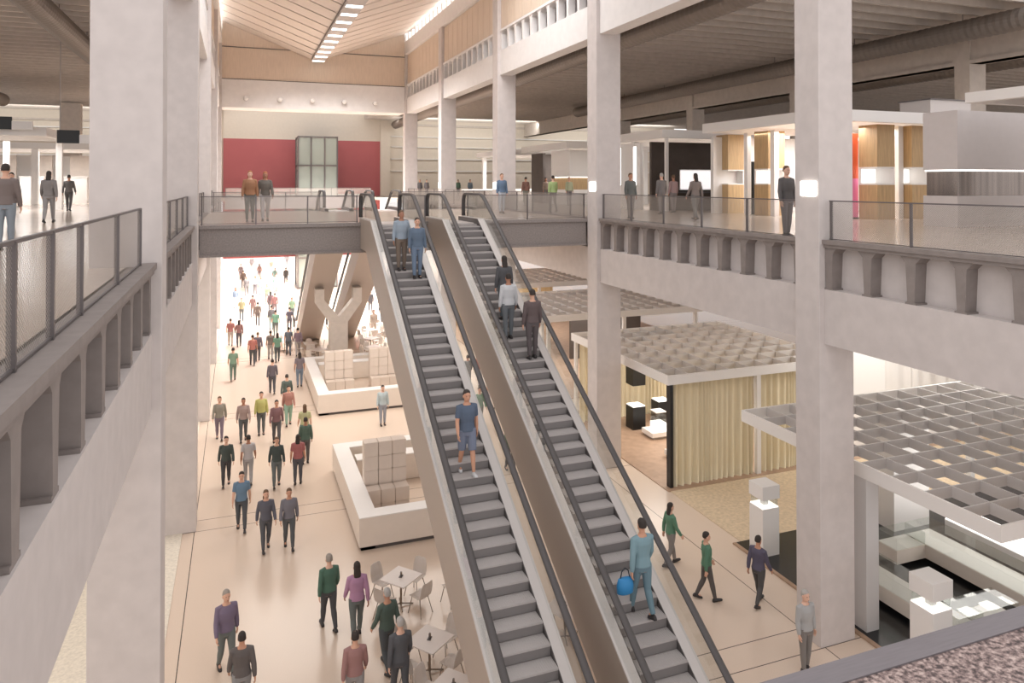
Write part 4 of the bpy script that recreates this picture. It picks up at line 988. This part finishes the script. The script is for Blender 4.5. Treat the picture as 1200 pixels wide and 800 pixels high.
(14.71, 25.68, 9.6, 0, 's', 'L', (96, 100, 96), (116, 110, 106), 'b', 'person in dark teal-grey top at the gallery railing next to the second right column'),
(18.07, 28.75, 9.6, 180, 's', 'L', (116, 112, 112), (112, 108, 108), 's', 'person in grey jacket facing the dark booth wall'),
(19.67, 30.24, 9.6, 180, 's', 'L', (164, 134, 134), (122, 112, 112), 'b', 'person in dusty pink top facing the dark booth wall'),
(16.35, 23.62, 9.6, 180, 'w2', 'L', (120, 106, 100), (96, 96, 94), 'd', 'person in brown-grey top in front of the lit screen'),
(26.32, 35.8, 9.6, 90, 'w1', 'L', (170, 164, 160), (176, 168, 164), 'd', 'person in pale grey clothes by the white booth post'),
(13.6, 15.53, 9.6, 0, 's', 'L', (84, 80, 80), (82, 80, 92), 'b', 'person in black jacket half hidden by the big right column'),
(22.55, 76.8, 9.6, 0, 's', 'L', (98, 136, 112), (112, 112, 112), 'd', 'person in green top at the far end of the gallery'),
(22.29, 71.57, 9.6, 0, 's', 'L', (110, 128, 142), (112, 112, 116), 'd', 'person in blue-grey top at the far end of the gallery'),
(17.46, 73.38, 9.6, 0, 's', 'L', (82, 80, 84), (84, 80, 82), 'd', 'person in black top farthest away on the gallery, left of another'),
(18.11, 73.14, 9.6, 0, 's', 'L', (112, 108, 112), (104, 102, 104), 'd', 'person in dark grey top farthest away on the gallery, right of another'),
(4.62, 21.62, -1, 0, 's', 'L', (150, 166, 182), (116, 98, 84), 'b', 'person in light blue top and brown trousers standing near the top of the left escalator'),
(5.02, 21.32, -1, 0, 's', 'L', (84, 104, 128), (104, 126, 154), 'd', 'person in open blue jacket and jeans near the top of the left escalator'),
(4.75, 15.52, -1, 0, 'w1', 'S', (68, 84, 108), (104, 114, 138), 'd', 'person in navy short-sleeved shirt and blue shorts riding down the left escalator'),
(7.15, 19.72, -1, 180, 's', 'L', (66, 66, 70), (72, 82, 88), 'd', 'person in black top near the top of the right escalator'),
(7.02, 18.84, -1, 180, 's', 'L', (206, 208, 212), (92, 98, 104), 'd', 'person in white top on the right escalator'),
(7.45, 18.34, -1, 180, 's', 'L', (82, 66, 66), (74, 64, 66), 'd', 'person in dark maroon coat on the right escalator'),
(7.3, 12.4, -1, 180, 'w1', 'L', (116, 152, 164), (92, 124, 138), 'd', 'person in pale turquoise coat and trousers riding the right escalator'),
]

for i, p in enumerate(PEOPLE): person(*p, i)
# bags carried on the right escalator
t = thing('shoulder_bag', 'bright blue bag held by the person in pale turquoise on the right escalator', 'bag', (6.93, 12.33, 3.2))
MB().loft([[Vector((a * math.cos(2 * math.pi * i / 16) * 1.0, b * math.sin(2 * math.pi * i / 16), z)) for i in range(16)] for z, a, b in ((0, .13, .07), (.02, .17, .09), (.15, .18, .09), (.28, .15, .06), (.3, .13, .04))]).build('bag_body', mat('blue_bag', (46, 132, 190), .5), t, smooth=True)
MB().tube([(-.1, 0, .29), (-.07, 0, .42), (0, 0, .48), (.07, 0, .42), (.1, 0, .29)], .012, 8).build('strap', mat('bag_strap', (38, 44, 52), .5), t, smooth=True)
